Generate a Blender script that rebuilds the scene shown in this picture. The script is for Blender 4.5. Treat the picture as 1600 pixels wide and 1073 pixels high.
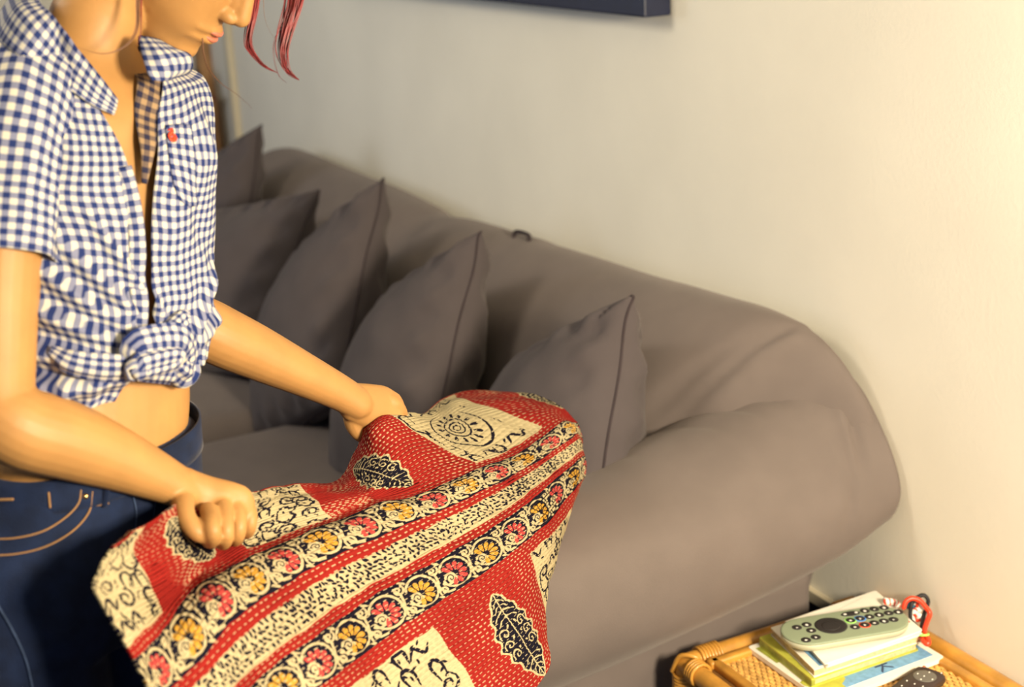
import bpy, bmesh, math, random
import numpy as np
from mathutils import Vector, Matrix
random.seed(7); rng = np.random.default_rng(11)
for o in list(bpy.data.objects): bpy.data.objects.remove(o)
SC = bpy.context.scene; COL = SC.collection

# ------------------------------------------------------------------ camera
H, DW, FPX = 1.65, 1.558, 2280.0
def cam_basis():
    v = np.array([-430-800, -(-125-536.5), -FPX]); v /= np.linalg.norm(v)
    r = math.radians(2.8); u0 = np.array([-math.sin(r), math.cos(r), 0]); z = np.array([0, 0, 1.])
    U = u0 - (u0@v)/(z@v)*z; U /= np.linalg.norm(U); X = -v; Y = np.cross(U, X)
    return np.array([X, Y, U])
CM = cam_basis(); CP = np.array([0, -DW, H])
cd = bpy.data.cameras.new('camera'); cam = bpy.data.objects.new('camera', cd); COL.objects.link(cam)
mw = Matrix(CM.tolist()).to_4x4(); mw.translation = Vector(CP); cam.matrix_world = mw
cd.sensor_width = 36; cd.lens = FPX/1600*36; cd.clip_start = .05
cd.dof.use_dof = True; cd.dof.focus_distance = 1.93; cd.dof.aperture_fstop = 3.7
SC.camera = cam

# ------------------------------------------------------------------ light and exposure
W = bpy.data.worlds.new('world'); SC.world = W; W.use_nodes = True
W.node_tree.nodes['Background'].inputs[0].default_value = (.62, .74, 1.0, 1)
W.node_tree.nodes['Background'].inputs[1].default_value = .15
def area(name, loc, target, size, power, col):
    l = bpy.data.lights.new(name, 'AREA'); l.size = size; l.energy = power; l.color = col
    o = bpy.data.objects.new(name, l); COL.objects.link(o); o.location = loc
    o.rotation_euler = (Vector(target)-Vector(loc)).to_track_quat('-Z', 'Y').to_euler(); return o
area('room_lamp', (.30, -.50, 1.62), (-1.8, -.5, .75), .36, 66, (1, .85, .62))
area('ceiling_lamp', (-2.6, -2.3, 2.45), (-2.4, -.2, 1.0), .6, 13, (1, .89, .70))
area('window_light', (-4.6, -2.6, 1.7), (-3.0, 0, 1.1), 1.0, 9, (.84, .90, 1.0))
SC.view_settings.view_transform = 'Standard'; SC.view_settings.look = 'None'
SC.view_settings.gamma = 1; SC.view_settings.use_curve_mapping = False
SC.view_settings.exposure = .68
SC.cycles.max_bounces = 6

# ------------------------------------------------------------------ helpers
def at(x, y, D):                       # world point seen at photo pixel x, y at distance D along the view axis
    return CP + CM@np.array([(x-800)*D/FPX, -(y-536.5)*D/FPX, -D])
def onz(x, y, z):                      # world point seen at photo pixel x, y on the level z
    w = CM@np.array([x-800, -(y-536.5), -FPX]); return CP + w*(z-CP[2])/w[2]
RT = np.array([.46, .887, 0.]); RT /= np.linalg.norm(RT)     # horizontal, to the camera's right
TC = np.array([RT[1], -RT[0], 0.])                            # horizontal, towards the camera
UP = np.array([0, 0, 1.])
def nrm(v): v = np.asarray(v, float); return v/max(np.linalg.norm(v), 1e-9)

def mesh(name, verts, faces, mat, parent=None, smooth=True, uv=None, mats=None, mi=None):
    me = bpy.data.meshes.new(name)
    me.from_pydata([tuple(map(float, v)) for v in verts], [], [tuple(map(int, f)) for f in faces])
    if mats:
        for m in mats: me.materials.append(m)
    else: me.materials.append(mat)
    if mi is not None: me.polygons.foreach_set('material_index', mi)
    if smooth: me.polygons.foreach_set('use_smooth', [True]*len(me.polygons))
    if uv is not None:
        L = me.uv_layers.new(name='UVMap'); idx = np.zeros(len(me.loops), int); me.loops.foreach_get('vertex_index', idx)
        L.data.foreach_set('uv', np.asarray(uv, dtype=np.float32)[idx].ravel())
    me.update(); o = bpy.data.objects.new(name, me); COL.objects.link(o)
    if parent: o.parent = parent; o.matrix_parent_inverse = Matrix.Identity(4); o.location = -Vector(wloc(parent))
    return o
def wloc(o):
    v = Vector((0, 0, 0))
    while o: v += o.location; o = o.parent
    return v
def empty(name, loc):
    o = bpy.data.objects.new(name, None); o.empty_display_size = .05; COL.objects.link(o); o.location = Vector([float(c) for c in loc]); return o
def tag(o, label=None, cat=None, group=None, kind=None):
    if label: o['label'] = label
    if cat: o['category'] = cat
    if group: o['group'] = group
    if kind: o['kind'] = kind
    return o
def norm_fix(o):
    bm = bmesh.new(); bm.from_mesh(o.data); bmesh.ops.recalc_face_normals(bm, faces=bm.faces); bm.to_mesh(o.data); bm.free(); return o

def cr(P, n):                          # Catmull-Rom resample of rows of P to n samples
    P = np.asarray(P, float); k = len(P)
    if k == 2: return P[0]+(P[1]-P[0])*np.linspace(0, 1, n)[:, None] if P.ndim > 1 else np.linspace(P[0], P[1], n)
    E = np.concatenate([[2*P[0]-P[1]], P, [2*P[-1]-P[-2]]]); t = np.linspace(0, k-1, n); i = np.minimum(t.astype(int), k-2); f = t-i
    sh = (-1,)+(1,)*(P.ndim-1); f = f.reshape(sh); a, b, c, d = E[i], E[i+1], E[i+2], E[i+3]
    return .5*(2*b+(c-a)*f+(2*a-5*b+4*c-d)*f**2+(3*b-a-3*c+d)*f**3)
def crx(xs, P, X):                     # same with its own parameter values xs
    xs = np.asarray(xs, float); t = np.interp(X, xs, np.arange(len(xs))); P = np.asarray(P, float)
    k = len(P); E = np.concatenate([[2*P[0]-P[1]], P, [2*P[-1]-P[-2]]]); i = np.minimum(t.astype(int), k-2); f = t-i
    f = f.reshape((-1,)+(1,)*(P.ndim-1)); a, b, c, d = E[i], E[i+1], E[i+2], E[i+3]
    return .5*(2*b+(c-a)*f+(2*a-5*b+4*c-d)*f**2+(3*b-a-3*c+d)*f**3)

class MB:                              # collects shapes, built as one mesh
    def __init__(s): s.v = []; s.f = []; s.u = []
    def grid(s, G, cu=False, cv=False, uv=None, flip=False):
        nu, nv = G.shape[:2]; b = len(s.v); s.v += list(G.reshape(-1, 3))
        s.u += list(uv.reshape(-1, 2)) if uv is not None else [(0, 0)]*(nu*nv)
        for i in range(nu if cu else nu-1):
            for j in range(nv if cv else nv-1):
                q = [b+i*nv+j, b+((i+1) % nu)*nv+j, b+((i+1) % nu)*nv+(j+1) % nv, b+i*nv+(j+1) % nv]
                s.f.append(q[::-1] if flip else q)
        return b
    def rings(s, R, caps=True, uv=None):   # R (n, m, 3) closed rings
        b = s.grid(np.asarray(R), cv=True, uv=uv); n, m = R.shape[:2]
        if caps:
            for k, idx in ((0, 0), (1, n-1)):
                c = len(s.v); s.v.append(R[idx].mean(0)); s.u.append((0, 0))
                for j in range(m):
                    f = [c, b+idx*m+j, b+idx*m+(j+1) % m]; s.f.append(f if k == 0 else f[::-1])
    def tube(s, P, rad, n=12, res=None, up=(0, 0, 1), ends=True, closed=False):
        P = np.asarray(P, float); r = np.asarray(rad, float)
        if r.ndim == 0: r = np.full((len(P), 2), float(r))
        elif r.ndim == 1: r = np.stack([r, r], 1)
        if res: 
            if closed:
                P = np.concatenate([P, P[:1]]); r = np.concatenate([r, r[:1]])
            P = cr(P, res); r = np.maximum(cr(r, res), 1e-4)
            if closed: P = P[:-1]; r = r[:-1]
        T = np.gradient(P, axis=0) if not closed else np.roll(P, -1, 0)-np.roll(P, 1, 0)
        if ends and not closed:
            t0, t1 = nrm(T[0]), nrm(T[-1]); k = [.95, .75, .45]; h = [.31, .66, .89]
            P = np.concatenate([[P[0]-t0*r[0].mean()*q for q in (1, .89, .66, .31)], P, [P[-1]+t1*r[-1].mean()*q for q in (.31, .66, .89, 1)]])
            r = np.concatenate([[r[0]*q for q in (.02, .45, .75, .95)], r, [r[-1]*q for q in (.95, .75, .45, .02)]])
            T = np.concatenate([[T[0]]*4, T, [T[-1]]*4])
        a = np.linspace(0, 2*math.pi, n, endpoint=False); R = []
        U = np.asarray(up, float); 
        for p, t, q in zip(P, T, r):
            t = nrm(t); X = np.cross(U, t)
            if np.linalg.norm(X) < .05: X = np.cross(U+np.array([.3, .2, .1]), t)
            X = nrm(X); Y = np.cross(t, X)
            R.append(p+np.outer(np.cos(a)*q[0], X)+np.outer(np.sin(a)*q[1], Y))
            U = Y if not ends == 'fix' else U
        R = np.array(R)
        if closed: s.grid(R, cu=True, cv=True)
        else: s.rings(R, True)
        return s
    def ball(s, c, r, ax=None, n=16):
        A = np.eye(3) if ax is None else np.asarray(ax); r = np.ones(3)*r
        th = np.linspace(.001, math.pi-.001, n//2+1); ph = np.linspace(0, 2*math.pi, n, endpoint=False)
        G = np.stack([np.outer(np.sin(th), np.cos(ph)), np.outer(np.sin(th), np.sin(ph)), np.outer(np.cos(th), np.ones(n))], -1)*r
        s.rings(np.asarray(c)+G@A, True); return s
    def box(s, c, h, ax=None, bev=0):
        A = np.eye(3) if ax is None else np.asarray(ax); h = np.asarray(h, float); b = len(s.v)
        if bev <= 0:
            for sx in (-1, 1):
                for sy in (-1, 1):
                    for sz in (-1, 1): s.v.append(np.asarray(c)+np.array([sx, sy, sz])*h@A); s.u.append((0, 0))
            s.f += [[b+i for i in q] for q in ((0, 1, 3, 2), (4, 6, 7, 5), (0, 4, 5, 1), (2, 3, 7, 6), (0, 2, 6, 4), (1, 5, 7, 3))]
        else:
            bm = bmesh.new(); bmesh.ops.create_cube(bm, size=2)
            for v in bm.verts: v.co = Vector([v.co[i]*h[i] for i in range(3)])
            bmesh.ops.bevel(bm, geom=list(bm.edges), offset=bev, segments=2, affect='EDGES', profile=.6)
            bm.verts.index_update()
            for v in bm.verts: s.v.append(np.asarray(c)+np.array(v.co)@A); s.u.append((0, 0))
            s.f += [[b+v.index for v in f.verts] for f in bm.faces]; bm.free()
        return s
    def build(s, name, mat, parent=None, smooth=True, uv=False, fix=False):
        o = mesh(name, s.v, s.f, mat, parent, smooth, uv=np.array(s.u, float) if uv else None)
        return norm_fix(o) if fix else o
def remesh(mb, name, mat, voxel, parent=None, smooth=3, sub=None):
    me = bpy.data.meshes.new('tmp'); me.from_pydata([tuple(map(float, v)) for v in mb.v], [], [tuple(map(int, f)) for f in mb.f])
    bm = bmesh.new(); bm.from_mesh(me); bmesh.ops.recalc_face_normals(bm, faces=bm.faces); bm.to_mesh(me); bm.free()
    t = bpy.data.objects.new('tmp', me); COL.objects.link(t)
    m = t.modifiers.new('r', 'REMESH'); m.mode = 'VOXEL'; m.voxel_size = voxel; m.use_smooth_shade = True
    if smooth: k = t.modifiers.new('s', 'SMOOTH'); k.iterations = smooth; k.factor = .5
    dg = bpy.context.evaluated_depsgraph_get(); dg.update()
    out = bpy.data.meshes.new_from_object(t.evaluated_get(dg)); bpy.data.objects.remove(t)
    out.name = name; out.materials.clear(); out.materials.append(mat)
    out.polygons.foreach_set('use_smooth', [True]*len(out.polygons))
    o = bpy.data.objects.new(name, out); COL.objects.link(o)
    if parent: o.parent = parent; o.location = -Vector(wloc(parent))
    return o
def solidify(o, t, off=0):
    m = o.modifiers.new('thickness', 'SOLIDIFY'); m.thickness = t; m.offset = off; return o
def text(name, s, size, M4, mat, parent):
    cu = bpy.data.curves.new('t', 'FONT'); cu.body = s; cu.size = size; cu.extrude = .0001; cu.align_x = 'CENTER'; cu.align_y = 'CENTER'
    t = bpy.data.objects.new('t', cu); COL.objects.link(t); dg = bpy.context.evaluated_depsgraph_get(); dg.update()
    me = bpy.data.meshes.new_from_object(t.evaluated_get(dg)); bpy.data.objects.remove(t); me.materials.clear(); me.materials.append(mat)
    me.transform(M4); o = bpy.data.objects.new(name, me); COL.objects.link(o); o.parent = parent; o.location = -Vector(wloc(parent)); return o

# smooth value noise for wrinkles
def vnoise(P, sc, seed=0):
    P = np.asarray(P)*sc; i = np.floor(P).astype(int); f = P-i; f = f*f*(3-2*f); r = 0
    for a in (0, 1):
        for b in (0, 1):
            for c in (0, 1):
                n = (i[..., 0]+a)*374761393+(i[..., 1]+b)*668265263+(i[..., 2]+c)*2147483647+seed*1274126177
                n = (n ^ (n >> 13))*1274126177 & 0x7fffffff; n = (n ^ (n >> 16)) & 0xffff
                w = (f[..., 0] if a else 1-f[..., 0])*(f[..., 1] if b else 1-f[..., 1])*(f[..., 2] if c else 1-f[..., 2])
                r = r+w*n/65535.
    return r*2-1

# ------------------------------------------------------------------ materials
def mat(name, col, rough=.7, var=0, vs=40, bump=0, bs=200, sheen=0, spec=.3, sss=0, metal=0, col2=None, coat=0):
    m = bpy.data.materials.new(name); m.use_nodes = True; nt = m.node_tree; b = nt.nodes['Principled BSDF']
    b.inputs['Base Color'].default_value = (*col, 1); b.inputs['Roughness'].default_value = rough
    b.inputs['Specular IOR Level'].default_value = spec; b.inputs['Metallic'].default_value = metal
    if sheen: b.inputs['Sheen Weight'].default_value = sheen; b.inputs['Sheen Roughness'].default_value = .4; b.inputs['Sheen Tint'].default_value = (1, .92, .85, 1)
    if sss: b.inputs['Subsurface Weight'].default_value = sss; b.inputs['Subsurface Radius'].default_value = (.012, .005, .003); b.inputs['Subsurface Scale'].default_value = 1
    if coat: b.inputs['Coat Weight'].default_value = coat; b.inputs['Coat Roughness'].default_value = .15
    tc = nt.nodes.new('ShaderNodeTexCoord')
    if var or col2:
        n = nt.nodes.new('ShaderNodeTexNoise'); n.inputs['Scale'].default_value = vs; n.inputs['Detail'].default_value = 5
        r = nt.nodes.new('ShaderNodeValToRGB'); c2 = col2 or tuple(min(1, c*(1+var)) for c in col)
        r.color_ramp.elements[0].position = .35; r.color_ramp.elements[1].position = .65
        r.color_ramp.elements[0].color = (*(col if col2 else [c*(1-var) for c in col]), 1); r.color_ramp.elements[1].color = (*c2, 1)
        nt.links.new(tc.outputs['Object'], n.inputs['Vector']); nt.links.new(n.outputs['Fac'], r.inputs['Fac']); nt.links.new(r.outputs['Color'], b.inputs['Base Color'])
    if bump:
        n = nt.nodes.new('ShaderNodeTexNoise'); n.inputs['Scale'].default_value = bs; n.inputs['Detail'].default_value = 3
        k = nt.nodes.new('ShaderNodeBump'); k.inputs['Strength'].default_value = bump; k.inputs['Distance'].default_value = .002
        nt.links.new(tc.outputs['Object'], n.inputs['Vector']); nt.links.new(n.outputs['Fac'], k.inputs['Height']); nt.links.new(k.outputs['Normal'], b.inputs['Normal'])
    return m
M = {}
M['wall'] = mat('wall_paint', (.88, .84, .72), .75, .03, 3, .15, 120)
M['trim'] = mat('cream_trim', (.62, .55, .40), .6, .03)
M['dado'] = mat('dark_blue_wall', (.018, .022, .045), .8, .1)
M['floor'] = mat('dark_carpet', (.012, .016, .032), .95, .3, 60, .4, 400)
M['ceil'] = mat('ceiling_paint', (.75, .72, .62), .9, .02)
M['sofa'] = mat('sofa_fabric', (.152, .125, .114), .9, .04, 14, .35, 900, sheen=.15, spec=.15)
M['cush'] = mat('cushion_fabric', (.080, .067, .069), .9, .04, 18, .35, 900, sheen=.15, spec=.15)
M['seam'] = mat('seam_fabric', (.045, .035, .038), .9, .1, spec=.1)
M['skin'] = mat('skin', (.39, .20, .064), .5, .05, 30, .06, 500, spec=.35, sss=.08)
M['lip'] = mat('lips', (.46, .15, .09), .4, .05, spec=.4, sss=.1)
M['nail'] = mat('nails', (.78, .50, .30), .3, .03, spec=.5)
M['hair'] = mat('red_hair', (.20, .020, .022), .4, .3, 60, spec=.5)
M['hair2'] = mat('brown_hair', (.16, .07, .035), .45, .2, 60, spec=.5)
M['denim'] = mat('denim', (.006, .013, .040), .85, .25, 35, .4, 700, spec=.2, sheen=.15)
M['denim2'] = mat('denim_worn', (.035, .055, .11), .85, .25, 60, .4, 700, spec=.2)
M['thread'] = mat('ochre_thread', (.28, .15, .06), .8, .1)
M['brass'] = mat('brass', (.75, .5, .2), .3, 0, metal=1)
M['rattan'] = mat('honey_cane', (.52, .25, .04), .4, .22, 25, .1, 200, spec=.5, coat=.25)
M['weave'] = mat('woven_cane', (.62, .34, .09), .55, .3, 90, .1, 300, spec=.4)
M['weave_dark'] = mat('cane_underlay', (.16, .07, .015), .8, .2, 90)
M['paper'] = mat('white_paper', (.83, .80, .70), .5, .02, 60)
M['cream_paper'] = mat('page_edges', (.62, .48, .27), .7, .15, 200)
M['lime'] = mat('lime_print', (.48, .48, .07), .5, .15, 40)
M['lime2'] = mat('olive_print', (.30, .32, .05), .5, .25, 60)
M['sky'] = mat('blue_print', (.17, .36, .60), .5, .12, 120)
M['navy_ink'] = mat('navy_ink', (.03, .05, .12), .6)
M['remote'] = mat('sage_plastic', (.25, .30, .20), .45, .02, spec=.4)
M['remote_side'] = mat('pale_sage_plastic', (.45, .46, .33), .45, .02, spec=.4)
M['black'] = mat('black_rubber', (.018, .016, .018), .5, .05)
M['btn'] = mat('button_black', (.025, .022, .022), .5)
M['greybtn'] = mat('grey_button', (.14, .13, .11), .45)
M['white'] = mat('white_print', (.8, .78, .72), .5)
M['red_ring'] = mat('red_ring', (.75, .06, .02), .4); M['blue_ring'] = mat('blue_ring', (.06, .25, .75), .4); M['green_ring'] = mat('green_ring', (.35, .8, .15), .4)
M['red_cord'] = mat('red_cord', (.72, .05, .015), .35, .05, spec=.5)
M['dark_remote'] = mat('dark_brown_plastic', (.045, .030, .028), .45, .05)
M['teal'] = mat('teal_plastic', (.03, .17, .28), .4)
M['frame'] = mat('navy_frame', (.010, .014, .040), .45, .1, 30, spec=.4)
M['canvas'] = mat('picture_canvas', (.04, .05, .09), .6, .4, 8)
M['brown_wood'] = mat('red_brown_wood', (.10, .022, .012), .5, .3, 12)
M['tan_wood'] = mat('tan_wood', (.36, .20, .09), .6, .15, 12)
M['navy_cloth'] = mat('navy_cloth', (.018, .022, .045), .9, .2, 30)
M['shirt_in'] = mat('placket_inside', (.30, .17, .10), .85, .3, 120)  # brown holds the shade inside the opening

# gingham: squares where the two sets of stripes cross
def gingham(name='gingham', pale=(.55, .52, .43), half=(.18, .19, .28), dark=(.014, .026, .11)):
    m = bpy.data.materials.new(name); m.use_nodes = True; nt = m.node_tree; b = nt.nodes['Principled BSDF']; L = nt.links
    b.inputs['Roughness'].default_value = .85; b.inputs['Specular IOR Level'].default_value = .15
    uv = nt.nodes.new('ShaderNodeTexCoord'); nz = nt.nodes.new('ShaderNodeTexNoise'); nz.inputs['Scale'].default_value = 25
    L.new(uv.outputs['UV'], nz.inputs['Vector'])
    mx = nt.nodes.new('ShaderNodeVectorMath'); mx.operation = 'MULTIPLY_ADD'; mx.inputs[1].default_value = (.0025, .0025, 0)
    L.new(nz.outputs['Color'], mx.inputs[0]); L.new(uv.outputs['UV'], mx.inputs[2])
    sp = nt.nodes.new('ShaderNodeSeparateXYZ'); L.new(mx.outputs[0], sp.inputs[0])
    def band(sock):
        a = nt.nodes.new('ShaderNodeMath'); a.operation = 'MULTIPLY'; a.inputs[1].default_value = 2*math.pi/.0125; L.new(sock, a.inputs[0])
        s = nt.nodes.new('ShaderNodeMath'); s.operation = 'SINE'; L.new(a.outputs[0], s.inputs[0])
        r = nt.nodes.new('ShaderNodeMapRange'); r.inputs['From Min'].default_value = -.25; r.inputs['From Max'].default_value = .25; L.new(s.outputs[0], r.inputs['Value']); return r.outputs[0]
    x, y = band(sp.outputs[0]), band(sp.outputs[1])
    add = nt.nodes.new('ShaderNodeMath'); add.operation = 'ADD'; L.new(x, add.inputs[0]); L.new(y, add.inputs[1])
    hf = nt.nodes.new('ShaderNodeMath'); hf.operation = 'MULTIPLY'; hf.inputs[1].default_value = .5; L.new(add.outputs[0], hf.inputs[0])
    cr_ = nt.nodes.new('ShaderNodeValToRGB'); e = cr_.color_ramp.elements; e[0].color = (*pale, 1); e[1].color = (*dark, 1)
    k = cr_.color_ramp.elements.new(.5); k.color = (*half, 1)
    L.new(hf.outputs[0], cr_.inputs['Fac']); L.new(cr_.outputs['Color'], b.inputs['Base Color'])
    return m
M['ging'] = gingham(); M['ging_shade'] = gingham('gingham_shaded', (.30, .20, .11), (.12, .085, .07), (.02, .02, .045))  # second gingham is darkened and tanned to hold the shade inside the placket

# ------------------------------------------------------------------ the room
def slab(name, lo, hi, m, kind='structure', parent=None):
    mb = MB(); lo = np.array(lo); hi = np.array(hi); mb.box((lo+hi)/2, (hi-lo)/2); o = mb.build(name, m, parent, smooth=False)
    if kind: o['kind'] = kind
    return o
slab('wall_back', (-6.6, 0, 0), (1.2, .12, 2.7), M['wall'])
slab('wall_left', (-6.72, -4.2, 0), (-6.6, .12, 2.7), M['wall'])
slab('floor', (-6.6, -4.2, -.05), (1.2, 0, 0), M['floor'])
slab('ceiling', (-6.6, -4.2, 2.7), (1.2, .12, 2.76), M['ceil'])
t = slab('trim_1', (-6.6, -.012, .364), (1.2, 0, .385), M['trim']); t['label'] = 'cream wooden rail along the wall behind the sofa'
t = slab('trim_2', (-6.6, -.006, 0), (1.2, 0, .364), M['dado']); t['label'] = 'dark blue lower wall below the cream rail'  # thin dark blue slab covering the wall from floor to rail
# upright pipe-like casing on the back wall, beyond the sofa
a = onz(352, 100, 1.2)
mb = MB(); mb.box((-5.28, -.012, 1.35), (.022, .012, 1.35), bev=.006); t = mb.build('trim_3', M['trim'], None); t['kind'] = 'structure'; t['label'] = 'narrow upright casing strip on the wall beyond the sofa'
mb = MB(); mb.box((-5.60, -.025, 1.35), (.042, .025, 1.35), bev=.01); t = mb.build('trim_4', M['tan_wood'], None); t['kind'] = 'structure'; t['label'] = 'brown wooden door post beside the far cushions'

# picture
pr = empty('framed_picture', (-3.3, -.03, 1.40)); tag(pr, 'large dark navy framed picture hung high on the cream wall', 'picture')
x1, zb, dp = -2.37, 1.395, .062; x0, zt = -4.0, 2.25
mb = MB()
for lo, hi in (((x0, -dp, zb), (x1, -.002, zb+.09)), ((x0, -dp, zt-.09), (x1, -.002, zt)), ((x0, -dp, zb+.09), (x0+.09, -.002, zt-.09)), ((x1-.09, -dp, zb+.09), (x1, -.002, zt-.09))):
    lo = np.array(lo); hi = np.array(hi); mb.box((lo+hi)/2, (hi-lo)/2, bev=.004)
mb.build('picture_frame', M['frame'], pr, smooth=False)
mb = MB(); mb.box(((x0+x1)/2, -.03, (zb+zt)/2), ((x1-x0)/2-.085, .012, (zt-zb)/2-.085)); mb.build('picture_canvas', M['canvas'], pr, smooth=False)

# things beyond the sofa end
cb = empty('wooden_cabinet', (-5.60, -.20, 0)); tag(cb, 'red-brown wooden cabinet standing in the far corner beyond the sofa', 'cabinet')
mb = MB(); mb.box((-5.60, -.215, .46), (.19, .155, .46), bev=.01); mb.build('cabinet_body', M['brown_wood'], cb, smooth=False)
mb = MB(); mb.box((-5.60, -.215, .928), (.205, .17, .010), bev=.004); mb.build('cabinet_top', M['brown_wood'], cb, smooth=False)
mb = MB(); mb.box((-5.406, -.215, .45), (.008, .13, .40), bev=.003); d = mb.build('cabinet_door', M['brown_wood'], cb, smooth=False)
mb = MB(); mb.ball((-5.388, -.30, .6), .012); mb.build('knob', M['brass'], d)
mb = MB(); mb.box((-5.56, -.175, .985), (.12, .095, .046), bev=.02); tag(mb.build('fabric_box', M['navy_cloth'], None), 'dark navy box standing on top of the red-brown cabinet', 'box')
# dark folded blanket over the far end of the sofa back
P = [(-4.70, -.66, .60), (-4.68, -.65, .78), (-4.66, -.60, .85), (-4.66, -.46, .865), (-4.66, -.38, .84), (-4.66, -.34, .7)]
mb = MB(); mb.tube(P, [(.11, .028)]*6, 20, res=40, up=(0, 0, 1)); tag(mb.build('folded_blanket', M['navy_cloth'], None), 'dark navy folded blanket hanging over the far end of the sofa', 'blanket')

# ------------------------------------------------------------------ sofa
sofa = empty('sofa', (-3.1, -.5, 0)); tag(sofa, 'long taupe grey sofa in a loose fabric cover against the wall', 'sofa')
def wrinkle(G, amp, sc, seed, aniso=(1, 1, 1)):
    n = vnoise(G*np.array(aniso), sc, seed)+.5*vnoise(G*np.array(aniso), sc*2.1, seed+5)
    du = np.gradient(G, axis=0); dv = np.gradient(G, axis=1); N = np.cross(du, dv); N /= np.maximum(np.linalg.norm(N, axis=2, keepdims=True), 1e-9)
    return G+N*(n*amp)[..., None]
# back: profiles (y, z) at stations along x
base = np.array([(-.36, .40), (-.365, .52), (-.345, .66), (-.29, .80), (-.22, .875), (-.14, .905), (-.07, .885), (-.035, .80), (-.03, .60), (-.03, .30)])
def back_prof(x, top, depth=1.0, shift=0):
    p = base.copy(); zz = (p[:, 1]-.40)/(.905-.40); p[:, 1] = np.where(p[:, 1] > .4, .40+zz*(top-.40), p[:, 1]); p[:, 0] = p[:, 0]*depth+shift
    return np.stack([np.full(len(p), x), p[:, 0], p[:, 1]], 1)
st = [(-4.62, .62, .75), (-4.60, .74, .85), (-4.54, .835, .95), (-4.42, .878, 1), (-4.2, .886, 1), (-3.8, .89, 1), (-3.40, .885, 1.0), (-3.25, .872, .97), (-3.1, .888, 1.0), (-2.75, .905, 1), (-2.35, .918, 1), (-2.18, .928, 1), (-2.06, .930, .92), (-1.98, .930, .80), (-1.92, .922, .68), (-1.87, .902, .50), (-1.82, .868, .36), (-1.785, .832, .28), (-1.755, .79, .22), (-1.735, .73, .18)]
G = np.array([cr(back_prof(x, t, d), 60) for x, t, d in st]); G = cr(G, 220)
G = wrinkle(G, .006, 5, 1, (.5, 1, 1))
G[..., 0] = np.where(G[..., 2] < .60, np.minimum(G[..., 0], -1.96), G[..., 0])
xs = G[:, :, 0]; zs = G[:, :, 2]; ys = G[:, :, 1]
for cx_, cz_, amp, dirx, dirz, w in ((-1.93, .85, .018, .55, .83, .013), (-2.0, .80, .016, .62, .78, .014), (-2.78, .83, .010, .35, .93, .02), (-3.35, .78, .010, .3, .95, .03), (-1.98, .73, .012, .85, .52, .015), (-1.90, .88, -.009, .75, .66, .012)):
    s_ = (xs-cx_)*dirx+(zs-cz_)*dirz; n_ = -(xs-cx_)*dirz+(zs-cz_)*dirx
    G[:, :, 1] += np.clip((-.04-ys)/.05, 0, 1)*amp*np.exp(-(n_/w)**2)*np.exp(-(s_/.11)**2)
mb = MB(); mb.grid(G); 
for e in (0, -1):
    c = len(mb.v); mb.v.append(G[e].mean(0)); mb.u.append((0, 0)); o_ = 0 if e == 0 else (G.shape[0]-1)*G.shape[1]
    for j in range(G.shape[1]-1): mb.f.append([c, o_+j, o_+j+1])
mb.build('backrest', M['sofa'], sofa, fix=True)
mb = MB(); mb.tube([(-2.80, -.14, .898), (-2.80, -.135, .914), (-2.75, -.13, .916), (-2.74, -.135, .90)], .005, 6, res=14); mb.build('fabric_loop', M['seam'], sofa)
# arm: profiles (x, z) at stations along y, from the wall to the front
ap = {
 .012: [(-2.10, .40), (-2.06, .64), (-1.95, .795), (-1.86, .835), (-1.785, .81), (-1.72, .735), (-1.690, .67), (-1.705, .615), (-1.755, .575), (-1.82, .56)],
 .15: [(-2.15, .40), (-2.11, .61), (-2.00, .755), (-1.89, .800), (-1.80, .778), (-1.725, .70), (-1.70, .63), (-1.715, .56), (-1.77, .515), (-1.82, .495)],
 .50: [(-2.20, .40), (-2.16, .58), (-2.05, .675), (-1.92, .716), (-1.82, .708), (-1.745, .665), (-1.725, .585), (-1.74, .51), (-1.785, .455), (-1.83, .43)],
 .85: [(-2.21, .40), (-2.18, .56), (-2.07, .665), (-1.94, .708), (-1.84, .695), (-1.765, .64), (-1.745, .56), (-1.755, .49), (-1.79, .43), (-1.83, .40)],
 .95: [(-2.19, .40), (-2.15, .54), (-2.06, .645), (-1.95, .685), (-1.86, .665), (-1.79, .60), (-1.775, .54), (-1.785, .47), (-1.81, .42), (-1.84, .39)],
 .98: [(-2.12, .42), (-2.09, .52), (-2.03, .59), (-1.95, .62), (-1.89, .605), (-1.84, .56), (-1.83, .52), (-1.835, .47), (-1.85, .44), (-1.87, .42)],
}
def arm_grid(ap, mirror=None):
    yy = sorted(ap); G = np.array([cr([(x, -y, z) for x, z in ap[y]], 70) for y in yy])
    G = crx(yy, G, np.concatenate([np.linspace(yy[0], .85, 120), np.linspace(.86, .98, 20)]))
    return G
G = wrinkle(arm_grid(ap), .004, 6, 3, (1, .5, 1))
X_, Y_, Z_ = G[..., 0], G[..., 1], G[..., 2]
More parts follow.
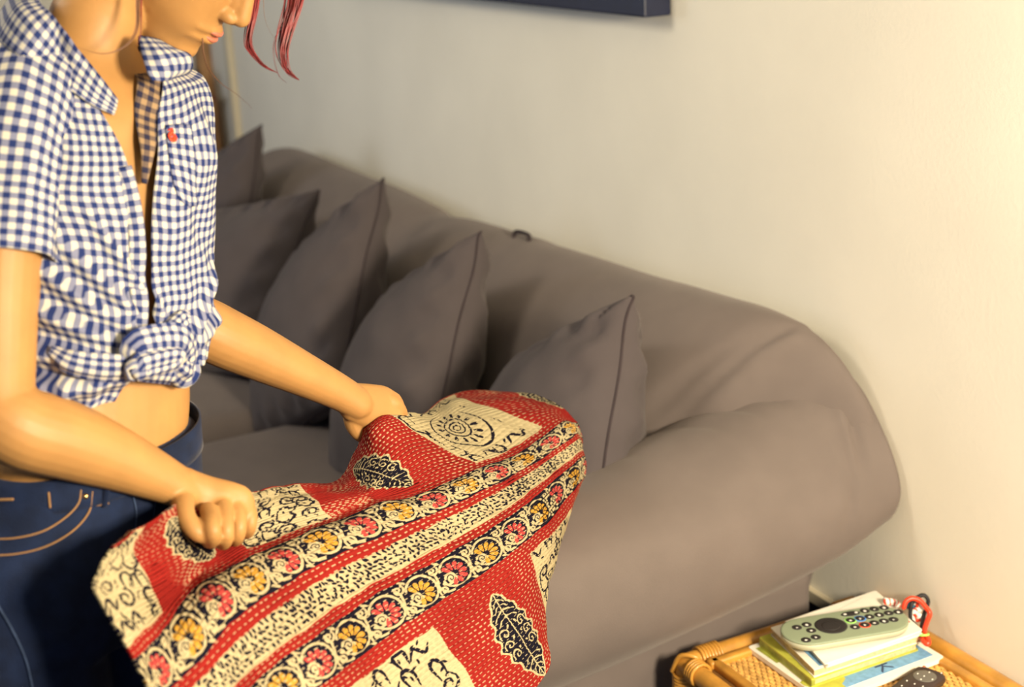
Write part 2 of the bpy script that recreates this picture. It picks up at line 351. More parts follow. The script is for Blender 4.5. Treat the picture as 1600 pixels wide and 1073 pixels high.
# soft creases across the arm near the back and pulls of the loose cover near the wall end
for (y0_, x0_, L_, am, w_) in ((-.20, -1.93, .10, -.006, .010), (-.27, -1.95, .09, -.006, .012), (-.14, -1.88, .09, -.005, .009), (-.40, -1.98, .08, -.004, .014)):
    s_ = X_-x0_; n_ = (Y_-y0_)-.35*s_; G[..., 2] += am*np.exp(-(n_/w_)**2)*np.exp(-(s_/L_)**2)*(Z_ > .6)
for k, (x0_, z0_, dx_, dz_, w_, am) in enumerate(((-1.80, .80, .75, -.66, .010, .010), (-1.765, .775, .6, -.8, .010, -.009), (-1.735, .755, .45, -.9, .008, .009), (-1.71, .70, .2, -.98, .007, -.007))):
    s_ = (X_-x0_)*dx_+(Z_-z0_)*dz_; n_ = Y_+.035+.02*k+ .25*s_
    bump = am*np.exp(-(n_/(w_*1.4))**2)*np.exp(-(s_/.075)**2); G[..., 0] += bump*1.1; G[..., 2] += bump*1.1
mb = MB(); mb.grid(G)
for e in (0, -1):
    c = len(mb.v); mb.v.append(G[e].mean(0)); mb.u.append((0, 0)); o_ = 0 if e == 0 else (G.shape[0]-1)*G.shape[1]
    for j in range(G.shape[1]-1): mb.f.append([c, o_+j, o_+j+1])
mb.build('armrest', M['sofa'], sofa, fix=True)
mb = MB(); mb.tube(G[:-14, -3]+np.array([.004, 0, -.001]), .0022, 6); mb.build('piping', M['sofa'], sofa)
G2 = G.copy(); G2[..., 0] = -6.36-G2[..., 0]; mb = MB(); mb.grid(G2)
for e in (0, -1):
    c = len(mb.v); mb.v.append(G2[e].mean(0)); mb.u.append((0, 0)); o_ = 0 if e == 0 else (G2.shape[0]-1)*G2.shape[1]
    for j in range(G2.shape[1]-1): mb.f.append([c, o_+j, o_+j+1])
mb.build('armrest', M['sofa'], sofa, fix=True)
# skirt panels under the arms and the front
def panel(P, n, z0, z1, amp, name, out):
    P = cr(P, n); t = np.linspace(0, 1, 14); G = np.array([[(p[0], p[1], z1+(z0-z1)*s) for s in t] for p in P])
    w = np.sin(np.arange(n)*.9)+.6*np.sin(np.arange(n)*.37+1); G += np.asarray(out)*(w[:, None]*t[None, :]*amp)[..., None]
    mb = MB(); mb.grid(G); o = mb.build(name, M['sofa'], sofa); solidify(o, .004); return o
panel([(-1.815, -.10), (-1.815, -.3), (-1.83, -.6), (-1.84, -.93)], 60, .02, .505, .006, 'skirt', (1, 0, 0))
panel([(-1.84, -.93), (-2.6, -.93), (-3.6, -.93), (-4.5, -.93)], 80, .02, .40, .008, 'skirt', (0, -1, 0))
# seat
def puff(lo, hi, top, e=.05, n=(60, 30), seed=0):
    u = np.linspace(0, 1, n[0]); v = np.linspace(0, 1, n[1]); U_, V_ = np.meshgrid(u, v, indexing='ij')
    rr = lambda q: 1-np.clip(1-np.minimum(q, 1-q)*12, 0, 1)**2.5
    hgt = np.minimum(rr(U_), 1)*np.minimum(rr(V_), 1); Z = lo[2]+(hi[2]-lo[2])*hgt+top*np.sin(math.pi*U_)*np.sin(math.pi*V_)
    return np.stack([lo[0]+(hi[0]-lo[0])*U_, lo[1]+(hi[1]-lo[1])*V_, Z], -1)
for i, (xa, xb) in enumerate(((-4.25, -3.18), (-3.17, -2.10))):
    G = puff((xa, -.93, .36), (xb, -.30, .465), .02, n=(90, 60)); G[..., 2] += .004*vnoise(G*np.array([.6, 1, 0]), 9, 4)
    mb = MB(); mb.grid(G); o = mb.build('seat_cushion', M['sofa'], sofa)
slab('seat_base', (-4.45, -.925, .06), (-1.96, -.05, .40), M['sofa'], None, sofa)

# cushions: face axes e1 (top corner to bottom corner) and e2 (far corner to near corner)
def cushion(A, h, e1, e2, thick, seed, label, puffs=1.0, mapc=(0, 0)):
    a, b = nrm(e1), nrm(e2); n = nrm(np.cross(a, b))      # a: near side edge downwards, b: top edge away and down
    if n[1] > 0: n = -n
    C = np.asarray(A)+h*(a+b); N = 56
    s = np.sin(np.linspace(-1, 1, N)*math.pi/2); S, T = np.meshgrid(s, s, indexing='ij')
    pin = .045; xs_ = S*(1-pin*(1-T**2)*S**2); ys_ = T*(1-pin*(1-S**2)*T**2)
    th = thick*((1-S**2)*(1-T**2))**.42*(.85+.15*np.cos(S*2)*np.cos(T*2))
    P0 = C+h*(xs_[..., None]*a+ys_[..., None]*b)
    root = empty('cushion', C); tag(root, label, 'cushion', 'taupe cushions leaning on the sofa back')
    edge = 1-np.maximum(np.abs(S), np.abs(T)); pk = np.exp(-((edge-.12)/.10)**2)
    mb = MB()
    for sg in (1, -1):
        d = th+(.006*puffs*vnoise(P0, 9, seed+sg)+.004*vnoise(P0, 20, seed))*(edge > .001)*np.minimum(edge*8, 1)
        rid = .0085*pk*np.sin(S*17+seed)*(np.abs(T) > np.abs(S))+.0085*pk*np.sin(T*19+seed*2)*(np.abs(S) >= np.abs(T))
        G = P0+n*(sg*np.maximum(d+rid*np.minimum(edge*10, 1), 0))[..., None]; mb.grid(G, flip=(sg < 0))
    mb.build('cushion_cover', M['cush'], root, fix=True)
    E = np.concatenate([P0[0, :-1], P0[:-1, -1], P0[-1, :0:-1], P0[:0:-1, 0]])
    k = np.arange(len(E)); E = E+n*(.004*np.sin(k*.33+seed)*np.sin(k*.05))[:, None]
    mb = MB(); mb.tube(E, .0026, 6, closed=True); mb.build('seam', M['seam'], root)
    return root
cushion(at(987, 462, 2.44), .24, (.30, -.38, -.88), (-.86, -.02, -.50), .15, 5, 'taupe cushion nearest the sofa arm, its wavy side seam facing out', 1.3)
cushion(at(752, 362, 2.86), .245, (.22, -.40, -.88), (-.86, -.08, -.50), .135, 3, 'taupe cushion second from the sofa arm, with a dark stitched side seam', 1.2)
cushion(at(600, 279, 3.25), .255, (.22, -.38, -.90), (-.84, -.15, -.54), .13, 9, 'taupe cushion third from the sofa arm, pointed corner up', 1)
cushion(at(499, 297, 3.70), .25, (.20, -.50, -.84), (-.88, -.36, -.22), .125, 13, 'taupe cushion fourth from the sofa arm, its flat corner pointing at the wall', 1)
cushion(at(408, 195, 4.15), .27, (.28, -.30, -.91), (-.82, -.35, -.45), .125, 17, 'farthest taupe cushion, rising above the sofa back at the far end', 1)

# ------------------------------------------------------------------ rattan table
TZ = .45
tb = empty('rattan_table', (-1.51, -.21, 0)); tag(tb, 'honey coloured rattan side table with a woven top beside the sofa arm', 'table')
xa, xb, ya, yb = -1.755, -1.22, -.395, -.022
r = .016
def pole(name, a, b, rad, n=12, parent=tb, m='rattan', bend=0):
    mb = MB(); P = np.linspace(a, b, 12); P[:, 2] += bend*np.sin(np.linspace(0, 3*math.pi, 12)); mb.tube(P, rad, n); return mb.build(name, M[m], parent)
pole('rail', (xa, ya+.01, TZ-r), (xa, yb-.01, TZ-r), r); pole('rail', (xb, ya+.01, TZ-r), (xb, yb-.01, TZ-r), r)
pole('rail', (xa, ya, TZ-r-.002), (xb, ya, TZ-r-.002), r); pole('rail', (xa, yb, TZ-r), (xb, yb, TZ-r), r)
for (a, b) in (((xa+.034, ya+.03), (xa+.034, yb-.03)), ((xb-.034, ya+.03), (xb-.034, yb-.03)), ((xa+.03, ya+.034), (xb-.03, ya+.034)), ((xa+.03, yb-.034), (xb-.03, yb-.034))):
    mb = MB(); A_ = np.array((*a, TZ-.010)); B_ = np.array((*b, TZ-.010)); mid = (A_+B_)/2; hv = (B_-A_)/2
    h = (abs(hv[0])+.008 if abs(hv[0]) > .01 else .008, abs(hv[1])+.008 if abs(hv[1]) > .01 else .008, .007); mb.box(mid, h, bev=.004); mb.build('inner_moulding', M['rattan'], tb)
slab('underlay', (xa, ya, TZ-.020), (xb, yb, TZ-.0165), M['weave_dark'], None, tb)
# woven cane: over-and-under strands, joined
mb = MB(); x0_, x1_, y0_, y1_ = xa+.04, xb-.04, ya+.04, yb-.04
ny = int((y1_-y0_)/.0052); nx = int((x1_-x0_)/.009)
for i in range(ny):
    y = y0_+(i+.5)*(y1_-y0_)/ny; P = []
    k = nx*3; X = np.linspace(x0_, x1_, k); Z = TZ-.0135+.0015*np.cos((X-x0_)/(x1_-x0_)*nx*math.pi+(i % 2)*math.pi)+rng.normal(0, .0002, k)
    for xx, zz in zip(X, Z): P.append((xx, y+.0004*math.sin(xx*90+i), zz))
    P = np.array(P); w = .0034; G = np.stack([P+(0, -w, -.0008), P+(0, -w*.5, .0007), P+(0, w*.5, .0007), P+(0, w, -.0008)], 1); mb.grid(G)
for j in range(nx):
    x = x0_+(j+.5)*(x1_-x0_)/nx; P = np.array([(x, y, TZ-.0140) for y in np.linspace(y0_, y1_, 4)]); G = np.stack([P+(-.0022, 0, 0), P+(0, 0, .0018), P+(.0022, 0, 0)], 1); mb.grid(G)
tag(mb.build('woven_top', M['weave'], tb), kind='stuff')
for (lx, ly) in ((xa, ya), (xa, yb), (xb, ya), (xb, yb)):
    pole('leg', (lx, ly, TZ-.03), (lx, ly, .0), .017)
    mb = MB()
    for k in range(7): 
        a = np.linspace(0, 2*math.pi, 17)[:-1]; zc = TZ-.034-.0058*k; mb.tube([(lx+.0195*math.cos(q), ly+.0195*math.sin(q), zc+.001*math.sin(q)) for q in a], .0031, 6, closed=True)
    sx = 1 if lx == xa else -1; sy = 1 if ly == ya else -1
    for k in range(7):
        a = np.linspace(0, 2*math.pi, 15)[:-1]; yy = ly+sy*(.026+.0058*k); mb.tube([(lx+.0185*math.cos(q), yy, TZ-r+.0185*math.sin(q)) for q in a], .0030, 6, closed=True)
        if k < 4: xx = lx+sx*(.026+.0058*k); mb.tube([(xx, ly+.0185*math.cos(q), TZ-r-.001+.0185*math.sin(q)) for q in a], .0030, 6, closed=True)
    mb.tube([(lx-.012*sx, ly-.018*sy, TZ-.03), (lx+.002*sx, ly-.012*sy, TZ+.001), (lx+.022*sx, ly+.006*sy, TZ+.003), (lx+.02*sx, ly+.02*sy, TZ-.02)], .004, 8, res=16)
    mb.build('corner_wrap', M['rattan'], tb)
for z in (.16,):
    pole('stretcher', (xa, ya, z), (xa, yb, z), .011); pole('stretcher', (xb, ya, z), (xb, yb, z), .011); pole('stretcher', (xa, ya, z), (xb, ya, z), .011); pole('stretcher', (xa, yb, z), (xb, yb, z), .011)

# books and papers: sheets laid out from their four top corners
def quad_slab(mb, q, z0, z1, rnd=.006):
    q = [np.array(p)[:2] for p in q]; P = []
    for i in range(4):
        p, a, b = q[i], q[i-1], q[(i+1) % 4]; da = nrm(a-p); db = nrm(b-p)
        for s in (0, .33, .66, 1): P.append(p+da*rnd*(1-s)**2+db*rnd*s**2)
    b = len(mb.v); n = len(P)
    for z in (z0, z1):
        for p in P: mb.v.append((p[0], p[1], z)); mb.u.append((0, 0))
    mb.f.append(list(range(b+n-1, b-1, -1))); mb.f.append(list(range(b+n, b+2*n)))
    for i in range(n): mb.f.append([b+i, b+(i+1) % n, b+n+(i+1) % n, b+n+i])
def para(L, R, Bk, z): # left, right, front corners on level z -> four corners
    L, R, F = onz(*L, z), onz(*R, z), onz(*Bk, z); return [L, F, R, L+R-F]
def ins(q, a0, a1, b0, b1):   # sub-rectangle of L, F, R, K: a along L->F, b along F->R
    L, F, R, K = [np.array(p) for p in q]; f = lambda a, b: L+(F-L)*a+(R-F)*b
    return [f(a0, b0), f(a1, b0), f(a1, b1), f(a0, b1)]
z0 = TZ-.0100
q1 = para((1168, 1010), (1476, 1026), (1290, 1096), z0+.008)
r1 = empty('picture_book', q1[0]); tag(r1, 'thin book with a blue and lime cover at the bottom of the stack', 'book')
mb = MB(); quad_slab(mb, q1, z0, z0+.008); mb.build('cover', M['paper'], r1, smooth=False)
mb = MB(); quad_slab(mb, ins(q1, .30, .93, .18, .955), z0+.008, z0+.0084, .001); mb.build('blue_print', M['sky'], r1, smooth=False)
mb = MB(); quad_slab(mb, ins(q1, .06, .34, .03, .9), z0+.008, z0+.0085, .001); mb.build('olive_print', M['lime2'], r1, smooth=False)
def blob(qq, ca, cb, ra, rb, z, m, name, parent, seed=1, dz=.0003):
    L, F, R, K = [np.array(p) for p in qq]; mb = MB(); b = 0; n = 26; mb.v.append(tuple((L+(F-L)*ca+(R-F)*cb)[:2])+(z+dz,)); mb.u.append((0, 0))
    for i in range(n):
        a = i/n*2*math.pi; k = 1+.16*math.sin(3*a+seed)+.1*math.sin(7*a+seed*2); p = L+(F-L)*(ca+ra*k*math.cos(a))+(R-F)*(cb+rb*k*math.sin(a)); mb.v.append((p[0], p[1], z+dz)); mb.u.append((0, 0))
    for i in range(n): mb.f.append([0, 1+i, 1+(i+1) % n])
    return mb.build(name, m, parent, smooth=False)
blob(q1, .80, .14, .17, .13, z0+.0085, M['lime'], 'lime_print', r1, 2)
# writing on the cover
def on_quad_matrix(q, a, b, z, turn=0, flip=False):
    L, F, R, K = [np.array(p) for p in q]; p = L+(F-L)*a+(R-F)*b; ex = nrm((R-F)*[1, 1, 0]); ez = np.array([0, 0, 1.]); ey = np.cross(ez, ex)
    c, s = math.cos(turn), math.sin(turn); X = ex*c+ey*s; Y = -ex*s+ey*c
    return Matrix(((X[0], Y[0], 0, p[0]), (X[1], Y[1], 0, p[1]), (0, 0, 1, z), (0, 0, 0, 1)))
text('lettering', 'K', .037, on_quad_matrix(q1, .862, .574, z0+.0087, math.radians(-90)), M['navy_ink'], r1)
zz = z0+.0086
q2 = para((1186, 996), (1436, 1004), (1268, 1062), zz+.014)
q2t = para((1186, 992), (1440, 1000), (1270, 1060), zz+.017)
r2 = empty('paperback_book', q2[0]); tag(r2, 'olive green book with a thin spine, second from the bottom of the stack', 'book')
mb = MB(); quad_slab(mb, q2, zz, zz+.0025, .003); quad_slab(mb, q2, zz+.0125, zz+.015, .003); mb.build('cover', M['lime'], r2, smooth=False)
mb = MB(); L_, F_, R_, K_ = q2; quad_slab(mb, [L_, F_, F_+(R_-F_)*.035, L_+(R_-F_)*.035], zz+.0024, zz+.0126, .001); mb.build('spine', M['lime2'], r2, smooth=False)
mb = MB(); quad_slab(mb, ins(q2, .02, .98, .03, .985), zz+.0024, zz+.0126, .001); mb.build('pages', M['cream_paper'], r2, smooth=False)
zz += .015
q3 = para((1204, 980), (1442, 990), (1272, 1046), zz+.014)
r3 = empty('cream_book', q3[0]); tag(r3, 'cream paperback with tan page edges in the middle of the stack', 'book')
mb = MB(); quad_slab(mb, q3, zz+.0122, zz+.014, .002); quad_slab(mb, q3, zz, zz+.0015, .002); mb.build('cover', M['paper'], r3, smooth=False)
mb = MB(); quad_slab(mb, ins(q3, .01, .985, .008, .98), zz+.0014, zz+.0124, .001); mb.build('pages', M['cream_paper'], r3, smooth=False)
zz += .014
mb = MB(); quad_slab(mb, ins(q3, .15, .97, .06, .16), zz, zz+.001, .001); tag(mb.build('blue_leaflet', M['sky'], None, smooth=False), 'narrow blue leaflet peeping out under the white cards', 'leaflet')
q4 = para((1226, 972), (1442, 988), (1292, 1040), zz+.006)
r4 = empty('white_booklet', q4[0]); tag(r4, 'stack of plain white cards lying under the green remote', 'cards')
for i in range(4):
    q = [p+np.array([rng.normal(0, .0016), rng.normal(0, .0016), 0]) for p in q4]; mb = MB(); quad_slab(mb, q, zz+.001+i*.0022, zz+.001+i*.0022+.0019, .004); mb.build('card', M['paper'], r4, smooth=False)
zz += .0099
L_ = onz(1238, 985, zz+.002); K_ = onz(1362, 930, zz+.002); 
mb = MB(); q5 = [onz(1238, 990, zz), onz(1330, 985, zz), onz(1388, 952, zz), onz(1352, 932, zz)]
quad_slab(mb, q5, zz, zz+.0012, .006); tag(mb.build('white_envelope', M['paper'], None, smooth=False), 'white sheet of paper sticking out behind the green remote', 'paper')
zz += .0013

# green remote: capsule with raised rim; key positions measured on its own face
RZ = zz+.017
def rp(cx, cy, z=RZ): return onz(1150+cx/4.571, 900+cy/4.571, z)
Lp, Rp = rp(340, 442), rp(1248, 290); ax = nrm(Rp-Lp); ay = np.array([-ax[1], ax[0], 0])
half = abs((rp(700, 256)-rp(780, 466))@ay)/2; mid = (rp(700, 256)+rp(780, 466))/2; 
Lc = Lp+ax*half; Rc = Rp-ax*half; off = (mid-Lp)@ay; half *= .93; Lc = Lc+ay*(off*.6+half*.16); Rc = Rc+ay*(off*.6+half*.16)
rm = empty('remote_control', Lc); tag(rm, 'sage green remote with a round black pad and many small keys', 'remote')
def capsule_ring(r, z, n=20):
    P = []
    for c, a0 in ((Rc, -90), (Lc, 90)):
        for i in range(n): a = math.radians(a0+180*i/(n-1)); P.append(c+ax*r*math.cos(a)+ay*r*math.sin(a))
    P = np.array(P); P[:, 2] = z; return P
mb = MB(); mb.rings(np.array([capsule_ring(half*.80, zz+.0005), capsule_ring(half*.93, zz+.003), capsule_ring(half*.985, zz+.008), capsule_ring(half, RZ-.003)]), caps=True); mb.build('back_shell', M['remote_side'], rm)
mb = MB(); mb.rings(np.array([capsule_ring(half, RZ-.003), capsule_ring(half*1.0, RZ-.001), capsule_ring(half*.96, RZ), capsule_ring(half*.9, RZ+.0002)]), caps=True); mb.build('face_plate', M['remote'], rm)
def disc(c, ra, h, name, m, parent, rb=None, axx=None, n=20, dome=.3):
    axx = ax if axx is None else axx; ayy = np.array([-axx[1], axx[0], 0]); rb = rb or ra
    a = np.linspace(0, 2*math.pi, n, endpoint=False); ring = lambda s, z: np.array([c+axx*ra*s*math.cos(q)+ayy*rb*s*math.sin(q)+np.array([0, 0, z]) for q in a])
    mb = MB(); mb.rings(np.array([ring(1, -.0005), ring(1, h*.6), ring(.88, h)])); return mb.build(name, m, parent)
pad = disc(rp(678, 354), half*.60, .0012, 'touch_pad', M['btn'], rm, n=36)
disc(rp(678, 354, RZ+.0012), half*.34, .0006, 'pad_centre', M['btn'], pad, n=24)
keys = [(435, 367), (505, 347), (537, 388), (570, 436), (500, 456), (920, 248), (988, 236), (1057, 225), (818, 316), (886, 303), (953, 290), (1022, 277), (1090, 264), (1159, 256), (850, 363), (920, 348), (988, 334), (1057, 321), (1125, 310)]
rings = {8: 'green_ring', 9: 'blue_ring', 15: 'red_ring'}
for i, (cx, cy) in enumerate(keys):
    c = rp(cx, cy); k = disc(c, half*.185, .0011, 'key', M['btn'], rm)
    if i in rings: o = disc(c, half*.225, .0006, 'key_ring', M[rings[i]], rm); o['label'] = rings[i].split('_')[0]+' ring round a key'
    disc(rp(cx, cy, RZ+.0010), half*.06, .0003, 'key_symbol', M['white'], k, rb=half*(.08 if i % 2 else .05), n=6 if i % 3 else 3)
c1, c2 = rp(778, 275), rp(858, 262); cc = (c1+c2)/2
disc(cc, np.linalg.norm(c2-c1)/2+half*.16, .001, 'rocker_key', M['btn'], rm, rb=half*.175, n=24)
for c in (c1, c2): disc(c+np.array([0, 0, .0009]), half*.07, .0003, 'key_symbol', M['white'], rm, n=6)

# dark remote lying on the cane
BZ = TZ-.0105+.017
def bp(px, py, z=BZ): return onz(px, py, z)
tl, tr, r2_, = bp(1441, 1037), bp(1480, 1048), bp(1485, 1062)
lft = bp(1398, 1072); 
bx = nrm((bp(1441, 1040)-bp(1400, 1071))); by = np.array([-bx[1], bx[0], 0]); wid = .0245
hc = bp(1445, 1056); top = hc+bx*.026
br = empty('black_remote', hc); tag(br, 'dark brown remote with a round grey pad lying on the woven cane', 'remote')
def rrect(hw, l0, l1, z, c=.008):
    P = []
    for sx, sy in ((1, 1), (-1, 1), (-1, -1), (1, -1)):
        e = hc+bx*(l1 if sx > 0 else -l0)+by*hw*sy
        for s in ((1, .5, 0) if sx*sy > 0 else (0, .5, 1)):
            P.append(e-bx*sx*c*(1-s if False else (1-s))-by*sy*c*s)
    P = np.array(P); P[:, 2] = z; return P
mb = MB(); mb.rings(np.array([rrect(wid*.86, .118, .025, TZ-.0105), rrect(wid, .12, .027, TZ-.003), rrect(wid, .12, .027, BZ-.003), rrect(wid*.9, .118, .025, BZ)])); mb.build('remote_case', M['dark_remote'], br, fix=True)
disc(hc, wid*.72, .0008, 'round_pad', M['greybtn'], br, axx=bx, n=30)
for i, (px, py) in enumerate(((1434, 1052), (1452, 1050), (1471, 1051), (1444, 1056), (1439, 1061), (1457, 1061), (1417, 1063), (1429, 1068), (1442, 1072), (1409, 1071))):
    disc(bp(px, py, BZ+.0009), .0018, .0004, 'key_symbol', M['white'], br, rb=.0012, axx=bx, n=6)
disc(bp(1444, 1041, BZ), .0026, .0006, 'power_key', M['lip'], br, axx=bx, n=10)

# cords
def cord(name, pts, rad, m, label, D, cat='cord', group=None, n=8, res=70):
    P = [at(x, y, D+(d[0] if d else 0)) for x, y, *d in pts]; mb = MB(); mb.tube(P, rad, n, res=res); o = mb.build(name, M[m] if isinstance(m, str) else m, None); tag(o, label, cat, group); return o
def cp(x, y): return 1360+x/8.257, 900+y/8.254
cord('cord_loop', [(*cp(430, 400), .0), (*cp(455, 330), .0), (*cp(530, 285), 0), (*cp(630, 310), 0), (*cp(700, 385), 0), (*cp(765, 480), 0), (*cp(725, 600), -.01), (*cp(695, 720), -.03), (*cp(750, 830), -.05), (*cp(740, 875), -.055), (*cp(690, 845), -.05), (*cp(640, 760), -.03), (*cp(560, 670), -.02), (*cp(470, 590), -.01)], .0042, 'red_cord', 'thick red cord loop behind the end of the green remote', 2.36)
cord('cable_loop', [(*cp(560, 640), .0), (*cp(522, 560), .0), (*cp(515, 450), 0), (*cp(540, 340), 0), (*cp(610, 270), .01), (*cp(690, 245), .01), (*cp(745, 310), .01), (*cp(725, 400), .01), (*cp(690, 500), 0), (*cp(665, 640), -.02), (*cp(670, 740), -.035), (*cp(715, 835), -.048), (*cp(680, 770), -.035), (*cp(610, 670), -.02), (*cp(545, 590), -.01)], .0034, 'black', 'thin black cable loop tangled with the red cord', 2.372, 'cable')
mb = MB(); c_ = at(*cp(680, 752), 2.32); a = np.linspace(0, 2*math.pi, 17)[:-1]; mb.tube([c_+.0085*math.cos(q)*RT+.006*math.sin(q)*TC+UP*.002*math.sin(q) for q in a], .0018, 6, closed=True); tag(mb.build('twist_tie', M['green_ring'], None), 'green wire tie round the red and black cords', 'tie')
mb = MB(); mb.ball(at(*cp(530, 365), 2.385), (.009, .009, .007)); mb.tube([at(*cp(500, 380), 2.39), at(*cp(560, 350), 2.39)], .006, 10); tag(mb.build('teal_plug', M['teal'], None), 'teal plastic plug inside the cord loop', 'plug')
def twist(name, pts, rad, label, D):
    P = cr([at(*cp(x, y), D+(d[0] if d else 0)) for x, y, *d in pts], 60); root = empty(name, P[0]); tag(root, label, 'cord')
    T = np.gradient(P, axis=0)
    for k, mm in ((0, 'red_cord'), (1, 'white'), (2, 'white')):
        Q = []
        for i, (p, t) in enumerate(zip(P, T)):
            t = nrm(t); X = nrm(np.cross(t, (.1, .9, .3))); Y = np.cross(t, X); a = i*.42+k*2.094; Q.append(p+rad*.6*(math.cos(a)*X+math.sin(a)*Y))
        mb = MB(); mb.tube(Q, rad*.6, 6); mb.build('strand', M[mm], root)
twist('striped_cord', [(600, 350), (640, 420), (590, 440), (560, 480), (640, 520), (600, 555), (530, 540)], .0048, 'red and white twisted cord lying under the red loop', 2.375)
twist('striped_cord', [(180, 320), (260, 330), (330, 350), (350, 380)], .0052, 'red and white twisted cord end by the far table corner', 2.40)

# ------------------------------------------------------------------ printed kantha quilt
# its pattern is drawn here with numpy, in pattern units: u along the stripes, v across them
UMIN, UMAX, VMIN, VMAX, PPU = -1.2, 14.6, -5.4, 7.4, 120
IW, IH = int((UMAX-UMIN)*PPU), int((VMAX-VMIN)*PPU)
RED = (.215, .012, .009); CREAM = (.38, .315, .18); INK = (.006, .005, .012); ROSE = (.36, .045, .040); OCH = (.40, .21, .03); PALE = (.44, .36, .21)
IMG = np.zeros((IH, IW, 3), np.float32); IMG[:] = RED
def win(u0, u1, v0, v1):
    a = max(0, int((u0-UMIN)*PPU)); b = min(IW, int((u1-UMIN)*PPU)+1); c = max(0, int((v0-VMIN)*PPU)); d = min(IH, int((v1-VMIN)*PPU)+1)
    if b <= a or d <= c: return None
    uu, vv = np.meshgrid(UMIN+(np.arange(a, b)+.5)/PPU, VMIN+(np.arange(c, d)+.5)/PPU); return slice(c, d), slice(a, b), uu, vv
def paint(w, mask, col):
    s = IMG[w[0], w[1]]; m = np.clip(mask, 0, 1)[..., None]; s[:] = s*(1-m)+np.array(col, np.float32)*m
def rect(u0, u1, v0, v1, col, wob=0):
    w = win(u0-.1, u1+.1, v0-.1, v1+.1)
    if w is None: return
    k = wob*np.sin(w[2]*5+v0)+wob*.6*np.sin(w[2]*11.3); k2 = wob*np.sin(w[3]*6+u0)
    m = np.clip((w[2]+k2-u0)*PPU, 0, 1)*np.clip((u1-w[2]-k2)*PPU, 0, 1)*np.clip((w[3]+k-v0)*PPU, 0, 1)*np.clip((v1-w[3]-k)*PPU, 0, 1); paint(w, m, col)
def stroke(P, wd, col, taper=False):
    P = np.asarray(P, float); w = win(P[:, 0].min()-wd, P[:, 0].max()+wd, P[:, 1].min()-wd, P[:, 1].max()+wd)
    if w is None: return
    best = np.full(w[2].shape, 9., np.float32); n = len(P)-1
    for i in range(n):
        a, b = P[i], P[i+1]; d = b-a; l = d@d+1e-9; t = np.clip(((w[2]-a[0])*d[0]+(w[3]-a[1])*d[1])/l, 0, 1)
        r = wd/2*(1 if not taper else (.35+.65*math.sin(math.pi*min(1, (i+.7)/n)))); best = np.minimum(best, np.hypot(w[2]-a[0]-t*d[0], w[3]-a[1]-t*d[1])-r)
    paint(w, .5-best*PPU, col)
def ell(c, ra, rb, ang, col, tear=0):
    R_ = max(ra, rb)*1.2; w = win(c[0]-R_, c[0]+R_, c[1]-R_, c[1]+R_)
    if w is None: return
    ca, sa = math.cos(ang), math.sin(ang); x = (w[2]-c[0])*ca+(w[3]-c[1])*sa; y = -(w[2]-c[0])*sa+(w[3]-c[1])*ca
    rb_ = rb*(1+tear*x/ra); d = (1-np.hypot(x/ra, y/np.maximum(rb_, 1e-3)))*min(ra, rb); paint(w, .5+d*PPU, col)
def spiral(c, r0, r1, a0, turns, n=22): 
    t = np.linspace(0, 1, n); r = r0+(r1-r0)*t; a = a0+turns*2*math.pi*t; return np.stack([c[0]+r*np.cos(a), c[1]+r*np.sin(a)], 1)
def border(vc, hw, cols, shift=0):
    rect(UMIN, UMAX, vc-hw, vc+hw, INK, .012)
    for k in range(-2, 16):
        u = k+shift; R = hw*.80; c = (u, vc); col = cols[k % 2]; sy = 1
        a = np.linspace(.15, 2*math.pi-.55, 40)+math.radians(200)
        stroke(np.stack([u+R*.94*np.cos(a), vc+R*np.sin(a)], 1), .062, CREAM)
        # wave joining the rings
        stroke([(u-.62, vc+hw*.1), (u-.52, vc+hw*.55), (u-.44, vc+hw*.80), (u-.28, vc+hw*.86)], .07, CREAM)
        stroke([(u+.42, vc-hw*.75), (u+.50, vc-hw*.4), (u+.47, vc), (u+.38, vc+hw*.4)], .06, CREAM)
        stroke(spiral((u+.50, vc+hw*.62), .15, .03, 2.6, 1.2), .055, CREAM); stroke(spiral((u-.5, vc-hw*.62), .15, .03, -.6, 1.2), .055, CREAM)
        ell((u+.33, vc+hw*.86), .09, .035, .6, CREAM); ell((u-.33, vc-hw*.86), .09, .035, .6, CREAM)
        # inner scroll and fan of petals
        stroke(spiral((u-.20, vc+hw*.18), .15, .02, 3.6, 1.5), .06, CREAM); stroke([(u-.44, vc+hw*.25), (u-.34, vc+hw*.42), (u-.14, vc+hw*.44), (u-.06, vc+hw*.26)], .06, CREAM)
        for q in range(8):
            an = math.radians(-128+q*34+(0 if sy > 0 else 180)); cx_, cy_ = u-.05, vc+hw*.06
            rr = .235; ell((cx_+rr*math.cos(an)*.98, cy_+rr*math.sin(an)*hw/.50*.88), .125, .058, math.atan2(math.sin(an)*hw/.5, math.cos(an)), col, .45)
def speckle(v0, v1):
    rect(UMIN, UMAX, v0, v1, CREAM, .012)
    for i in range(int((UMAX-UMIN)/.125)):
        for j in range(int((v1-v0)/.115)):
            u = UMIN+(i+.5+.5*(j % 2))*.125+rng.normal(0, .028); v = v0+.06+j*.113+rng.normal(0, .022)
            if v > v1-.03: continue
            ell((u, v), .050+rng.random()*.016, .025+rng.random()*.009, rng.normal(1.1, .7), INK)
